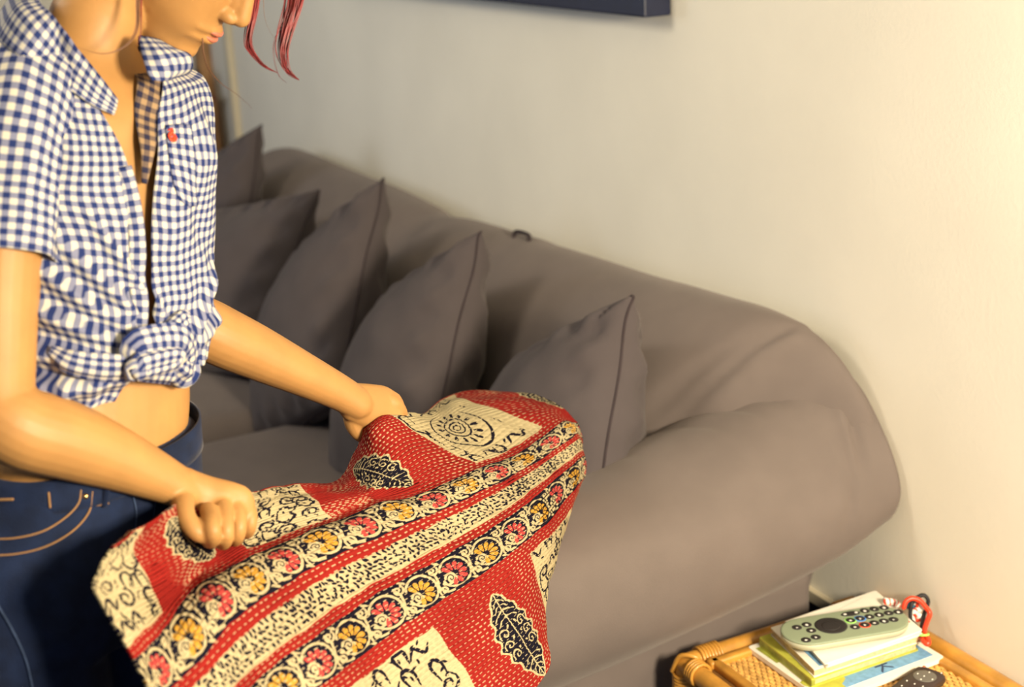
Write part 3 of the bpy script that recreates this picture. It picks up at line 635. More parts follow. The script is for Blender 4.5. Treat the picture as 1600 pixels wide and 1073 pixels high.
def scrolls(u0, u1, v0, v1, seed, n):
    r = np.random.default_rng(seed)
    rect(u0, u1, v0, v1, CREAM, .02)
    def inside(P): return P[(P[:, 0] > u0+.05) & (P[:, 0] < u1-.05) & (P[:, 1] > v0+.05) & (P[:, 1] < v1-.05)]
    cells = [(a, b) for a in np.arange(u0+.32, u1-.15, .54) for b in np.arange(v0+.32, v1-.1, .52)]
    for (a, b) in cells:
        a += r.normal(0, .08); b += r.normal(0, .08); k = r.integers(0, 4); th = r.random()*6.28
        if k == 0: P = spiral((a, b), .26, .06, th, 1.3, 26)
        elif k == 1: P = np.array([(a-.2, b-.25), (a-.25, b+.1), (a-.05, b+.28), (a+.16, b+.1), (a+.10, b-.12), (a+.24, b-.26)])
        elif k == 2: P = np.array([(a-.1, b+.25), (a-.14, b-.12), (a, b-.26), (a+.13, b-.1), (a+.1, b+.22)])
        else: P = np.array([(a-.28, b+.1), (a-.08, b-.12), (a+.1, b+.12), (a+.28, b-.05)])
        P = inside(cr(P, 24) if k else P)
        if len(P) > 3: stroke(P, .095, INK, True)
        for q in range(3):
            p = (a+r.normal(0, .22), b+r.normal(0, .22))
            if u0+.1 < p[0] < u1-.1 and v0+.1 < p[1] < v1-.1: ell(p, .075, .028, r.random()*3, INK)
def sun(c, s=1):
    for rr, wd in ((.07, .04), (.15, .045), (.25, .05)):
        a = np.linspace(0, 6.3, 30); stroke(np.stack([c[0]+rr*s*np.cos(a), c[1]+rr*s*np.sin(a)], 1), wd, INK)
    for q in range(14): an = q/14*2*math.pi; ell((c[0]+.36*s*math.cos(an), c[1]+.36*s*math.sin(an)), .075*s, .035*s, an, INK, .3)
    a = np.linspace(-.5, 4.6, 40); stroke(np.stack([c[0]+.55*s*np.cos(a), c[1]+.55*s*np.sin(a)], 1), .07, INK, True)
def leaf(c, L, Wd, ang):       # tall pointed motif, long axis at ang
    ca, sa = math.cos(ang), math.sin(ang); T = lambda x, y: (c[0]+x*ca-y*sa, c[1]+x*sa+y*ca)
    t = np.linspace(-1, 1, 41); prof = Wd*np.maximum(0, (1-np.abs(t)**1.7))**.9*(1+.12*np.cos(t*22))
    w = win(c[0]-L-.2, c[0]+L+.2, c[1]-L-.2, c[1]+L+.2)
    if w is None: return
    x = ((w[2]-c[0])*ca+(w[3]-c[1])*sa)/L; y = np.abs(-(w[2]-c[0])*sa+(w[3]-c[1])*ca); pr = np.interp(x, t, prof, left=-1, right=-1)
    paint(w, (.5+(pr+.045-y)*PPU)*(pr > -.5), CREAM); paint(w, (.5+(pr-.025-y)*PPU)*(pr > -.5), INK)
    stroke([T(-L*.95, 0), T(L*.95, 0)], .035, CREAM)
    for s_ in (1, -1):
        for i, x0_ in enumerate(np.linspace(-.85, .80, 15)):
            p = np.interp(x0_+.05, t, prof)
            if abs(x0_) > .42: stroke([T(x0_*L, 0), T((x0_+.04)*L, s_*p*.45), T((x0_+.11)*L, s_*p*.78)], .032, CREAM)
            elif i % 2: stroke([np.array(T(*q_)) for q_ in spiral((x0_*L+.04, s_*p*.55), .13*Wd/.45, .02, s_*1.2, s_*1.2, 14)], .036, CREAM); ell(T(x0_*L-.09, s_*p*.25), .05, .025, ang+s_*.8, CREAM)
# panels above border A
scrolls(-1.2, .95, -3.9, -.72, 3, 20); scrolls(3.55, 5.75, -3.9, -.72, 8, 20); scrolls(9.75, 12.35, -3.9, -.72, 5, 20)
rect(10.1, 11.95, -3.0, -1.1, CREAM); sun((11.05, -2.0), 1.4)
leaf((2.35, -2.35), 1.15, .50, math.radians(72)); leaf((7.75, -2.1), 1.25, .58, math.radians(78)); leaf((14.0, -2.2), 1.0, .45, 1.4)
# panels below border B
scrolls(2.6, 5.65, 3.22, 6.9, 21, 20); scrolls(9.05, 11.6, 3.22, 6.9, 22, 20); scrolls(-1.2, .2, 3.22, 6.9, 23, 9)
leaf((7.45, 4.8), 1.40, .60, math.radians(88)); leaf((1.4, 4.9), 1.0, .45, 1.5); leaf((13, 4.9), 1.0, .45, 1.5)
rect(UMIN, UMAX, -.72, -.45, RED); rect(UMIN, UMAX, .45, .75, RED); rect(UMIN, UMAX, 1.38, 1.68, RED); rect(UMIN, UMAX, 2.74, 3.18, RED)
border(0, .47, (ROSE, OCH)); speckle(.74, 1.40); border(2.2, .54, (OCH, ROSE))
border(-4.5, .5, (OCH, ROSE), .3)
# running stitches: pale dashes in rows along the stripes, drawn in the print and as relief
HT = np.zeros((IH, IW), np.float32); vv = VMIN+(np.arange(IH)+.5)/PPU; uu = UMIN+(np.arange(IW)+.5)/PPU
sp = .118; rows = np.arange(VMIN, VMAX, sp)
for r_ in rows:
    j0 = int((r_-VMIN)*PPU); ph = rng.random()*.2+ (.07 if int(round(r_/sp)) % 2 else 0); pu = .165+rng.normal(0, .004)
    wob = (.010*np.sin(uu*3+r_*2)+.006*np.sin(uu*9+r_)); ph_ = ((uu+ph+.012*np.sin(uu*21+r_*7)) % pu)/pu
    on = np.clip((.27-np.abs(ph_-.5))*PPU*pu, 0, 1)
    lo = max(0, j0-12); hi = min(IH, j0+13)
    for j in range(lo, hi):
        d = np.abs(vv[j]-r_-wob); m = np.clip(.5+(.0105-d)*PPU, 0, 1)*on
        IMG[j] = IMG[j]*(1-m[:, None]*.8)+np.array(PALE, np.float32)*m[:, None]*.8
        HT[j] += (1-np.exp(-(d/.035)**2))*0-np.exp(-(d/.030)**2)*(.45+.55*np.abs(np.cos(math.pi*ph_)))
HT += .5*np.sin((uu[None, :]*6.45+np.floor(vv[:, None]/sp)*.5)*2*math.pi)*.35
g = rng.normal(1, .045, (IH, IW)).astype(np.float32); IMG *= g[..., None]
# faded print
fade = 1+.07*np.sin(uu*1.7)[None, :]*np.sin(vv*2.3)[:, None]; IMG *= fade[..., None]
def to_image(name, A, cs):
    im = bpy.data.images.new(name, IW, IH, float_buffer=False); im.colorspace_settings.name = cs
    B = np.ones((IH, IW, 4), np.float32); B[..., :3] = A if A.ndim == 3 else A[..., None]; im.pixels.foreach_set(B.ravel()); im.pack(); return im
srgb = np.clip(IMG, 0, 1); srgb = np.where(srgb <= .0031308, srgb*12.92, 1.055*srgb**(1/2.4)-.055)
im1 = to_image('quilt_print', srgb, 'sRGB'); im2 = to_image('quilt_relief', np.clip(HT*.4+.6, 0, 1), 'Non-Color')
qm = bpy.data.materials.new('quilt_print'); qm.use_nodes = True; nt = qm.node_tree; b = nt.nodes['Principled BSDF']
b.inputs['Roughness'].default_value = .85; b.inputs['Specular IOR Level'].default_value = .08
tx = nt.nodes.new('ShaderNodeTexImage'); tx.image = im1; tx.extension = 'EXTEND'; nt.links.new(tx.outputs['Color'], b.inputs['Base Color'])
th_ = nt.nodes.new('ShaderNodeTexImage'); th_.image = im2; th_.extension = 'EXTEND'; bp_ = nt.nodes.new('ShaderNodeBump'); bp_.inputs['Strength'].default_value = 1.0; bp_.inputs['Distance'].default_value = .0028
nt.links.new(th_.outputs['Color'], bp_.inputs['Height']); nt.links.new(bp_.outputs['Normal'], b.inputs['Normal']); M['quilt'] = qm

# the cloth itself: control points (photo x, y, distance) on a grid of pattern u (columns) and v (rows)
QV = [-4.0, -3.0, -1.9, -.75, 0, 1.05, 2.2, 3.2, 4.6, 6.2]
Q = {
 -.7: [(178, 850, 1.440), (150, 900, 1.410), (152, 930, 1.400), (195, 1010, 1.400), (222, 1062, 1.400), (262, 1130, 1.410), (300, 1190, 1.410), (335, 1240, 1.420), (385, 1320, 1.430), (440, 1400, 1.440)],
 .15: [(200, 832, 1.470), (175, 872, 1.440), (188, 915, 1.430), (228, 980, 1.430), (252, 1042, 1.430), (296, 1108, 1.430), (338, 1165, 1.430), (375, 1212, 1.440), (425, 1290, 1.450), (480, 1370, 1.460)],
 1: [(228, 818, 1.495), (208, 855, 1.475), (232, 905, 1.475), (252, 955, 1.485), (294, 996, 1.465), (345, 1062, 1.468), (388, 1118, 1.458), (425, 1170, 1.468), (478, 1250, 1.478), (530, 1330, 1.488)],
 2: [(262, 795, 1.530), (262, 826, 1.520), (285, 872, 1.540), (300, 910, 1.560), (339, 937, 1.510), (395, 1015, 1.504), (440, 1072, 1.494), (478, 1125, 1.504), (530, 1205, 1.514), (582, 1285, 1.524)],
 3: [(298, 775, 1.595), (310, 802, 1.585), (335, 850, 1.625), (355, 880, 1.605), (391, 904, 1.565), (448, 975, 1.556), (494, 1035, 1.546), (530, 1085, 1.556), (582, 1160, 1.566), (635, 1240, 1.576)],
 4: [(385, 773, 1.665), (388, 790, 1.655), (388, 818, 1.675), (408, 850, 1.665), (445, 873, 1.635), (503, 935, 1.65), (548, 997, 1.64), (584, 1045, 1.65), (636, 1118, 1.66), (690, 1195, 1.67)],
 5: [(430, 760, 1.76), (438, 774, 1.74), (450, 795, 1.72), (468, 825, 1.72), (502, 845, 1.70), (558, 902, 1.70), (602, 958, 1.69), (638, 1003, 1.70), (690, 1075, 1.71), (742, 1150, 1.72)],
 6: [(478, 756, 1.84), (492, 766, 1.79), (512, 780, 1.77), (532, 806, 1.77), (564, 824, 1.75), (617, 872, 1.75), (657, 925, 1.74), (690, 968, 1.75), (742, 1038, 1.76), (790, 1112, 1.78)],
 7: [(528, 752, 1.90), (545, 753, 1.85), (570, 768, 1.81), (592, 782, 1.82), (622, 799, 1.80), (672, 843, 1.81), (710, 893, 1.79), (740, 935, 1.80), (788, 1002, 1.82), (835, 1075, 1.84)],
 8: [(556, 706, 1.93), (566, 712, 1.90), (606, 735, 1.86), (648, 762, 1.88), (678, 780, 1.86), (724, 816, 1.87), (760, 862, 1.85), (785, 900, 1.86), (822, 966, 1.88), (856, 1035, 1.90)],
 9: [(572, 664, 1.925), (592, 668, 1.905), (645, 704, 1.92), (700, 738, 1.94), (729, 756, 1.93), (771, 789, 1.94), (803, 832, 1.92), (822, 866, 1.93), (842, 925, 1.95), (852, 990, 1.97)],
 10: [(616, 650, 1.96), (630, 655, 1.95), (690, 692, 2.00), (752, 722, 2.03), (776, 738, 2.01), (812, 763, 2.02), (842, 800, 2.00), (858, 835, 2.01), (862, 892, 2.04), (846, 950, 2.06)],
 11: [(664, 650, 2.15), (674, 652, 2.12), (716, 676, 2.09), (790, 706, 2.11), (818, 718, 2.09), (848, 737, 2.10), (870, 770, 2.09), (880, 806, 2.10), (872, 860, 2.13), (845, 905, 2.15)],
 12: [(692, 626, 2.27), (706, 630, 2.24), (752, 648, 2.19), (832, 680, 2.18), (860, 692, 2.17), (882, 712, 2.18), (896, 745, 2.17), (896, 780, 2.18), (878, 825, 2.21), (845, 860, 2.23)],
 13: [(742, 611, 2.35), (766, 618, 2.32), (822, 632, 2.27), (870, 655, 2.23), (892, 668, 2.22), (906, 695, 2.24), (911, 728, 2.24), (903, 760, 2.25), (876, 795, 2.29), (840, 820, 2.32)],
 13.9: [(800, 613, 2.42), (820, 614, 2.38), (868, 632, 2.33), (895, 655, 2.29), (905, 672, 2.29), (911, 705, 2.32), (908, 738, 2.32), (894, 765, 2.34), (860, 790, 2.38), (825, 805, 2.42)],
}
qu = sorted(Q); A_ = np.array([[at(*p) for p in Q[u]] for u in qu])          # (columns, rows, 3)
NU, NV = 420, 300; us = np.linspace(qu[0], qu[-1], NU); vs = np.linspace(QV[0], QV[-1], NV)
G = crx(qu, A_, us); G = crx(QV, G.transpose(1, 0, 2), vs).transpose(1, 0, 2)
du = np.gradient(G, axis=0); dv = np.gradient(G, axis=1); N_ = np.cross(du, dv); N_ /= np.linalg.norm(N_, axis=2, keepdims=True)
UU, VV = np.meshgrid(us, vs, indexing='ij'); F3 = np.stack([UU, VV, 0*UU], -1)
d = .0030*vnoise(F3, .9, 3)+.0016*vnoise(F3, 2.3, 5)+.0009*np.sin(VV*2*math.pi/.118)*vnoise(F3, 1.5, 8)
G = G+N_*d[..., None]
uvq = np.stack([(UU-UMIN)/(UMAX-UMIN), (VV-VMIN)/(VMAX-VMIN)], -1)
mb = MB(); mb.grid(G, uv=uvq); quilt = mb.build('quilt', M['quilt'], None, uv=True); solidify(quilt, .004, 0)
tag(quilt, 'red and cream block-printed kantha quilt held over the sofa arm', 'quilt')

# ------------------------------------------------------------------ the person
person = empty('person', (-1.57, -1.27, 0)); tag(person, 'person in a knotted blue gingham shirt and jeans, bending over the quilt', 'person')
FW = math.cos(math.radians(40))*RT+math.sin(math.radians(40))*TC; LF = np.array([-FW[1], FW[0], 0.])
def ring(c, a, b, n=48, p=2.3, off=0):
    q = np.linspace(0, 2*math.pi, n, endpoint=False); cs, sn = np.cos(q), np.sin(q)
    return c+np.outer(np.sign(cs)*np.abs(cs)**(2/p)*b, FW)+np.outer(np.sign(sn)*np.abs(sn)**(2/p)*a, LF)
body = MB()
tor = [((128, 60), .048, .046), ((128, 88), .070, .056), ((126, 108), .095, .064), ((128, 134), .130, .074), ((131, 175), .143, .084), ((135, 220), .146, .086), ((137, 270), .136, .091), ((140, 350), .126, .091), ((143, 440), .118, .088), ((141, 530), .116, .084), ((138, 600), .118, .083), ((135, 660), .122, .083), ((132, 730), .120, .080), ((130, 780), .115, .075)]
cT = [at(*p, 1.62) for p, a, b in tor]
body.rings(np.array(cr(np.array([ring(c, a, b) for c, (p, a, b) in zip(cT, tor)]), 50)))
# head in its own frame: x forward, y left, z up
yaw, pit = math.radians(10), math.radians(43)
hd = math.cos(yaw)*RT+math.sin(yaw)*TC
HX = hd*math.cos(pit)-UP*math.sin(pit); HZ = hd*math.sin(pit)+UP*math.cos(pit); HY = np.cross(HZ, HX)
HA = np.array([HX, HY, HZ]); tip = at(384, 44, 1.66); HO = tip-np.array([.1165, 0, -.034])@HA
def hp(x, y, z): return HO+np.array([x, y, z])@HA
prof = [(.119, .02, -.03, .018), (.112, .045, -.06, .042), (.092, .072, -.085, .062), (.06, .090, -.10, .072), (.03, .096, -.103, .076), (.012, .093, -.102, .077), (-.005, .088, -.100, .077), (-.022, .089, -.095, .076), (-.04, .090, -.085, .072), (-.052, .0915, -.078, .068), (-.060, .0945, -.07, .064), (-.066, .0915, -.066, .061), (-.073, .0935, -.06, .057), (-.081, .0885, -.05, .052), (-.090, .0865, -.04, .047), (-.100, .0885, -.03, .041), (-.109, .083, -.02, .034), (-.116, .066, -.005, .026), (-.119, .045, .012, .014)]
R_ = []
for z, xf, xb, w in prof:
    q = np.linspace(0, 2*math.pi, 48, endpoint=False); c_, s_ = np.cos(q), np.sin(q); cx_ = (xf+xb)/2; h = (xf-xb)/2
    pw = np.where(c_ > 0, 2/1.88, 2/2.2)
    X = cx_+np.sign(c_)*np.abs(c_)**pw*h; Y = s_*np.abs(s_)**-.08*w if False else s_*w
    R_.append([hp(x, y, z) for x, y in zip(X, Y)])
body.rings(cr(np.array(R_), 70))
body.tube([hp(.080, 0, .022), hp(.090, 0, .006), hp(.098, 0, -.012), hp(.106, 0, -.029)], [(.010, .009), (.009, .010), (.0095, .0105), (.0105, .0105)], 16, res=16)
body.tube([hp(.080, 0, .006), hp(.090, 0, -.016), hp(.096, 0, -.034)], [.010, .0115, .0105], 16, res=12)
for s in (1, -1): body.ball(hp(.0925, s*.0110, -.0345), (.0135, .0075, .0085), HA, 16)
body.tube([hp(.086, .016, -.0600), hp(.0915, .008, -.0585), hp(.0935, 0, -.0590), hp(.0915, -.008, -.0585), hp(.086, -.016, -.0600)], .0048, 10, res=16)
body.tube([hp(.085, .015, -.0715), hp(.0905, .007, -.0725), hp(.0922, 0, -.0725), hp(.0905, -.007, -.0725), hp(.085, -.015, -.0715)], .0056, 10, res=16)
for s in (1, -1):
    body.ball(hp(.072, s*.033, .004), (.014, .017, .012), HA, 14)
    body.tube([hp(-.012, s*.074, .012), hp(-.006, s*.080, .022), hp(-.018, s*.085, .026), hp(-.028, s*.085, .012), hp(-.024, s*.081, -.008), hp(-.013, s*.076, -.024)], .0050, 8, res=24)
    body.ball(hp(-.016, s*.076, .002), (.010, .004, .018), HA, 12)
# neck
body.tube([hp(-.040, 0, -.02), hp(-.030, 0, -.075), at(150, 30, 1.62), at(136, 84, 1.62), at(130, 150, 1.635)], [(.056, .056), (.052, .050), (.050, .049), (.050, .050), (.052, .05)], 28, res=30)
def limb(pts, n=24, res=44): body.tube([at(x, y, D) for x, y, D, *r in pts], [(r[0], r[1] if len(r) > 1 else r[0]) for x, y, D, *r in pts], n, res=res)
# near (right) arm
limb([(38, 150, 1.56, .052), (14, 200, 1.52, .053), (2, 300, 1.50, .050), (-6, 430, 1.485, .0445), (-8, 540, 1.475, .041), (-6, 630, 1.465, .040), (28, 665, 1.47, .0415, .043), (95, 685, 1.50, .041, .043), (170, 712, 1.535, .035, .036), (240, 742, 1.57, .027, .030), (292, 766, 1.595, .0205, .026)], res=60)
# far (left) arm
limb([(222, 175, 1.69, .038), (244, 225, 1.735, .041), (258, 330, 1.76, .039), (264, 430, 1.76, .037), (285, 492, 1.765, .038), (335, 520, 1.785, .037, .041), (400, 550, 1.82, .034, .037), (470, 583, 1.86, .028, .031), (525, 610, 1.895, .0235, .0265), (556, 628, 1.915, .0215, .026)], res=60)
# hands: palm plus four fingers and a thumb each, all grown into the same surface
def fing(pts, r): body.tube([at(*p) for p in pts], r, 12, res=18)
# near hand, a fist over the quilt edge
body.tube([at(286, 763, 1.59), at(312, 782, 1.60), at(338, 797, 1.605), at(360, 806, 1.61)], [(.024, .021), (.031, .020), (.036, .019), (.037, .014)], 22, res=18, up=tuple(nrm(TC*.9+UP*.45)))
fing([(326, 798, 1.572), (330, 818, 1.540), (333, 835, 1.536), (329, 845, 1.556), (321, 840, 1.578)], [.0104, .0098, .0092, .0086, .008])
fing([(348, 794, 1.588), (352, 816, 1.564), (353, 838, 1.560), (348, 848, 1.580), (340, 842, 1.60)], [.0102, .0096, .0090, .0084, .0078])
fing([(368, 790, 1.606), (373, 812, 1.590), (372, 833, 1.587), (367, 843, 1.605), (359, 838, 1.62)], [.0098, .0093, .0087, .0082, .0076])
fing([(385, 787, 1.625), (391, 804, 1.615), (390, 822, 1.612), (386, 832, 1.626), (378, 828, 1.64)], [.0088, .0083, .0078, .0074, .007])
fing([(284, 780, 1.575), (288, 800, 1.548), (296, 818, 1.538), (308, 832, 1.536), (320, 838, 1.542)], [.0140, .0114, .0104, .0096, .0082])
# far hand, holding the edge from behind
body.tube([at(552, 628, 1.915), at(574, 634, 1.93), at(594, 640, 1.945), at(610, 645, 1.955)], [(.026, .019), (.030, .018), (.033, .016), (.030, .013)], 22, res=18, up=tuple(nrm(TC*.85+UP*.5)))
fing([(600, 622, 1.95), (616, 632, 1.955), (626, 647, 1.975), (622, 662, 1.99), (612, 668, 2.0)], [.0118, .0112, .0102, .0095, .009])
fing([(598, 634, 1.95), (614, 645, 1.965), (620, 660, 1.985), (612, 674, 2.0), (602, 678, 2.01)], [.0118, .0112, .0102, .0095, .009])
fing([(592, 646, 1.95), (606, 659, 1.97), (608, 674, 1.99), (600, 686, 2.0), (590, 688, 2.01)], [.0114, .0108, .0098, .0092, .0088])
fing([(584, 656, 1.945), (596, 670, 1.97), (596, 684, 1.985), (588, 694, 1.99), (580, 695, 2.0)], [.0102, .0096, .0088, .0082, .008])
fing([(552, 642, 1.920), (552, 658, 1.925), (558, 672, 1.93), (570, 682, 1.935), (584, 684, 1.94)], [.0145, .0128, .0115, .0105, .0092])
bd = remesh(body, 'body', M['skin'], .0021, person, smooth=3)
# even out the neck and cheeks
def relax(c, rad, n):
    bm = bmesh.new(); bm.from_mesh(bd.data); c = Vector(c); vs_ = [v for v in bm.verts if (v.co-c).length < rad]; vi = [v for v in vs_ if (v.co-c).length < rad*.75]
    for k in range(n): bmesh.ops.smooth_vert(bm, verts=vs_ if k % 2 else vi, factor=1, use_axis_x=True, use_axis_y=True, use_axis_z=True)
    bm.to_mesh(bd.data); bm.free()
relax(at(160, 85, 1.57), .075, 60); relax(at(110, 95, 1.57), .06, 40)
for s in (1, -1): relax(hp(.055, s*.043, -.062), .027, 40)
# lips
lip = MB(); lip.tube([hp(.0865, .0165, -.0615), hp(.0945, .0085, -.0602), hp(.0968, 0, -.0610), hp(.0945, -.0085, -.0602), hp(.0865, -.0165, -.0615)], [(.0020, .0012), (.0034, .0030), (.0036, .0030), (.0034, .0030), (.0020, .0012)], 12, res=24)
lip.tube([hp(.086, .0155, -.0690), hp(.0932, .0075, -.0698), hp(.0952, 0, -.0700), hp(.0932, -.0075, -.0698), hp(.086, -.0155, -.0690)], [(.0020, .0014), (.0040, .0032), (.0044, .0036), (.0040, .0032), (.0020, .0014)], 12, res=24); o = lip.build('lips', M['lip'], person); 
for s in (1, -1):
    mb = MB(); mb.tube([hp(.078, s*.018, -.001), hp(.0868, s*.026, -.006), hp(.0850, s*.036, -.007), hp(.074, s*.046, -.003)], .0012, 6, res=16); mb.build('eyelashes', M['hair2'], person)
    mb = MB(); mb.tube([hp(.091, s*.012, .026), hp(.093, s*.026, .032), hp(.084, s*.042, .030), hp(.070, s*.054, .022)], [.002, .003, .0028, .0012], 8, res=16); mb.build('eyebrow', M['hair2'], person)
# nails on the thumb of the near hand
for (x, y, D) in ((322, 836, 1.5545),): 
    mb = MB(); mb.ball(at(x, y, D), (.0045, .0055, .0012), np.array([nrm(RT), nrm(np.cross(TC, RT)), TC]), 12); mb.build('thumbnail', M['nail'], person)
# hair: cap and a loose knot behind, fringe strands hanging forward
hr = MB(); R_ = []
for z, xf, xb, w in [(.128, .0, -.03, .02), (.122, .045, -.065, .045), (.104, .076, -.098, .072), (.076, .088, -.115, .084), (.045, .080, -.120, .088), (.02, .030, -.120, .089), (-.01, -.02, -.116, .087), (-.04, -.032, -.104, .080), (-.06, -.045, -.088, .062), (-.07, -.055, -.07, .03)]:
    q = np.linspace(0, 2*math.pi, 64, endpoint=False); fl = 1+.012*np.sin(q*23)+.01*np.sin(q*37+z*40)
    R_.append([hp((xf+xb)/2+np.cos(a)*(xf-xb)/2*k, np.sin(a)*w*k, z) for a, k in zip(q, fl)])
hr.rings(cr(np.array(R_), 40)); hr.ball(hp(-.135, 0, .06), (.045, .05, .042), HA, 24); hr.build('hair', M['hair'], person)
def strand(pts, r, m='hair', n=8, res=40):
    mb = MB(); mb.tube([at(*p) for p in pts], r, n, res=res); return mb
def lock(name, pts, rr, spread, k, m='hair'):
    mb = MB()
    for i in range(k):
        o1 = rng.normal(0, spread, 3); o2 = rng.normal(0, spread*.6, 3); P = [at(*p) for p in pts]; P = [p+(o1+o2*math.sin(j*1.3)*.6)*(1-(j/(len(P)-1))**2) for j, p in enumerate(P)]
        L_ = 1-.35*rng.random()**2; P = cr(np.array(P), 40)[:int(40*L_)]; P = P+(P[-1]-P)*0; mb.tube(P[::2], np.linspace(rr, rr*.12, len(P[::2])), 5, res=36)
    mb.build(name, M[m], person)
lock('hair_lock', [(398, -160, 1.70), (405, -60, 1.69), (398, 10, 1.68), (389, 60, 1.68), (394, 80, 1.68), (412, 102, 1.68), (438, 116, 1.68)], .0011, .0030, 44)
lock('hair_lock', [(440, -150, 1.70), (462, -60, 1.69), (459, 0, 1.68), (446, 50, 1.68), (441, 82, 1.68), (449, 110, 1.68), (470, 127, 1.68)], .0013, .0042, 56)
lock('fine_strand', [(412, -60, 1.68), (412, 15, 1.68), (420, 46, 1.68), (436, 68, 1.68)], .0003, .0004, 2, 'hair2')
lock('fine_strand', [(458, -20, 1.68), (450, 20, 1.68), (430, 60, 1.68), (428, 90, 1.68), (436, 118, 1.68), (450, 131, 1.68)], .0003, .0010, 4, 'hair')
lock('fine_strand', [(316, 60, 1.61), (318, 84, 1.61), (326, 108, 1.61), (345, 130, 1.61), (368, 146, 1.61), (390, 165, 1.61), (402, 182, 1.61)], .0005, .0002, 3, 'hair2')
lock('fine_strand', [(216, -60, 1.57), (216, 0, 1.56), (214, 45, 1.545), (196, 72, 1.535), (160, 84, 1.525), (112, 70, 1.52)], .0008, .0006, 7, 'hair2')
lock('fine_strand', [(221, -60, 1.57), (221, 0, 1.56), (220, 50, 1.55), (214, 72, 1.54)], .0007, .0005, 6, 'hair')

# ---- shirt
def shirt_ring(c, a, b, f0, f1, n): # open ring from angle f0 through the back to f1 + 2 pi (0 = straight ahead, + = her left)
    q = np.linspace(f0, f1+2*math.pi, n); cs, sn = np.cos(q), np.sin(q); p = 2.35
    return c+np.outer(np.sign(cs)*np.abs(cs)**(2/p)*b, FW)+np.outer(np.sign(sn)*np.abs(sn)**(2/p)*a, LF)
# photo row, centre x, half width, half depth, left-panel edge angle, right-panel edge angle (degrees)
SH = [(84, 122, .060, .058, 50, -66), (100, 122, .086, .064, 36, -38), (118, 124, .126, .075, 24, -20), (146, 126, .150, .088, 14, -11), (200, 131, .153, .101, 7, -6), (250, 134, .150, .107, 4, -4), (290, 136, .146, .108, 2.5, -2.5), (340, 137, .143, .108, 1.6, -1.2), (400, 139, .141, .107, 1.4, -1.2), (460, 140, .139, .106, 1.8, -1.2), (520, 140, .134, .104, 4, -4), (560, 139, .132, .101, 8, -8), (588, 138, .129, .099, 12, -12)]
NR, NA = 150, 260
rows_ = np.array([[s[0]] for s in SH], float)[:, 0]; par = crx(rows_, np.array([s[1:] for s in SH], float), np.linspace(rows_[0], rows_[-1], NR)); RW = np.linspace(rows_[0], rows_[-1], NR)
G = np.array([shirt_ring(at(p[0], r, 1.62), p[1], p[2], math.radians(p[3]), math.radians(p[4]), NA) for r, p in zip(RW, par)])
Qg = np.array([np.linspace(math.radians(p[3]), math.radians(p[4])+2*math.pi, NA) for p in par])
du = np.gradient(G, axis=0); dv = np.gradient(G, axis=1); N_ = np.cross(dv, du); N_ /= np.maximum(np.linalg.norm(N_, axis=2, keepdims=True), 1e-9)
cen = G.mean(1, keepdims=True); N_ *= np.sign(((G-cen)*N_).sum(2, keepdims=True).mean())
Rn = np.broadcast_to(RW[:, None], Qg.shape); Qs = (Qg+math.pi) % (2*math.pi)-math.pi     # -pi..pi, 0 ahead
dsp = (.0075*vnoise(G*np.array([1, 1, .30]), 22, 31)+.0040*vnoise(G*np.array([1, 1, .4]), 46, 33))*(1-.7*np.clip((np.abs(Qs-.75)-.25)*-4+1, 0, 1)*0)
# drag folds running down to the knot
kx, ky = .32, 548
for (a0, r0, wd, am) in ((-1.5, 470, .055, .009), (-1.25, 400, .05, .008), (-.95, 360, .045, .007), (-.7, 330, .04, .006), (-1.7, 540, .05, .008), (-1.4, 570, .04, .007), (.9, 430, .06, .006), (1.2, 520, .05, .006), (-.42, 300, .03, .005)):
    dx, dy = (kx-a0), (ky-r0)/300.; L2 = dx*dx+dy*dy; t = np.clip(((Qs-a0)*dx+(Rn-r0)/300.*dy)/L2, 0, 1); dd = np.hypot(Qs-a0-t*dx, (Rn-r0)/300.-t*dy)
    dsp = dsp+2.0*am*np.exp(-(dd/wd)**2)*np.sin(math.pi*np.clip(t*.9+.1, 0, 1))
# hem gathers, bust
dsp = dsp+.003*np.sin(Qs*26)*np.clip((Rn-500)/90, 0, 1)
for s_ in (.62, -.62): dsp = dsp+.007*np.exp(-((Qs-s_)/.42)**2)*np.exp(-((Rn-262)/62)**2)
G = G+N_*dsp[..., None]
arc = np.concatenate([np.zeros((NR, 1)), np.cumsum(np.linalg.norm(np.diff(G, axis=1), axis=2), 1)], 1); arc = arc-arc[:, NA//2:NA//2+1]
arc = arc*0.35+(.65*arc[70:71]); ver = np.concatenate([[0], np.cumsum(np.linalg.norm(np.diff(G[:, NA//5], axis=0), axis=1))])
lo = np.stack([Qs*1.6, Rn/95., 0*Qs], -1); uv = np.stack([arc+.012*vnoise(lo, 1, 71)+.5*dsp, np.broadcast_to(-ver[:, None], arc.shape)+.016*np.sin(Qs*1.6+.4)+.010*vnoise(lo, 1, 72)+.8*dsp], -1)
mb = MB(); mb.grid(G, uv=uv); sh = mb.build('shirt', M['ging'], person, uv=True); solidify(sh, .0014, 0)
from mathutils.bvhtree import BVHTree
def tree(V, F): return BVHTree.FromPolygons([Vector(v) for v in V], F)
TS = tree(mb.v, mb.f); TBd = tree([v.co for v in bd.data.vertices], [tuple(p.vertices) for p in bd.data.polygons])
def ons(x, y, lift=.003, trees=None):
    w = CM@np.array([x-800, -(y-536.5), -FPX]); w = w/np.linalg.norm(w); best = None
    for t in (trees or (TS,)):
        h = t.ray_cast(Vector(CP), Vector(w))
        if h[0] is not None and (best is None or h[3] < best[1]): best = (np.array(h[0]), h[3])
    if best is None: best = (np.array(TS.find_nearest(Vector(at(x, y, 1.52)))[0]), 0)
    return best[0]-w*lift
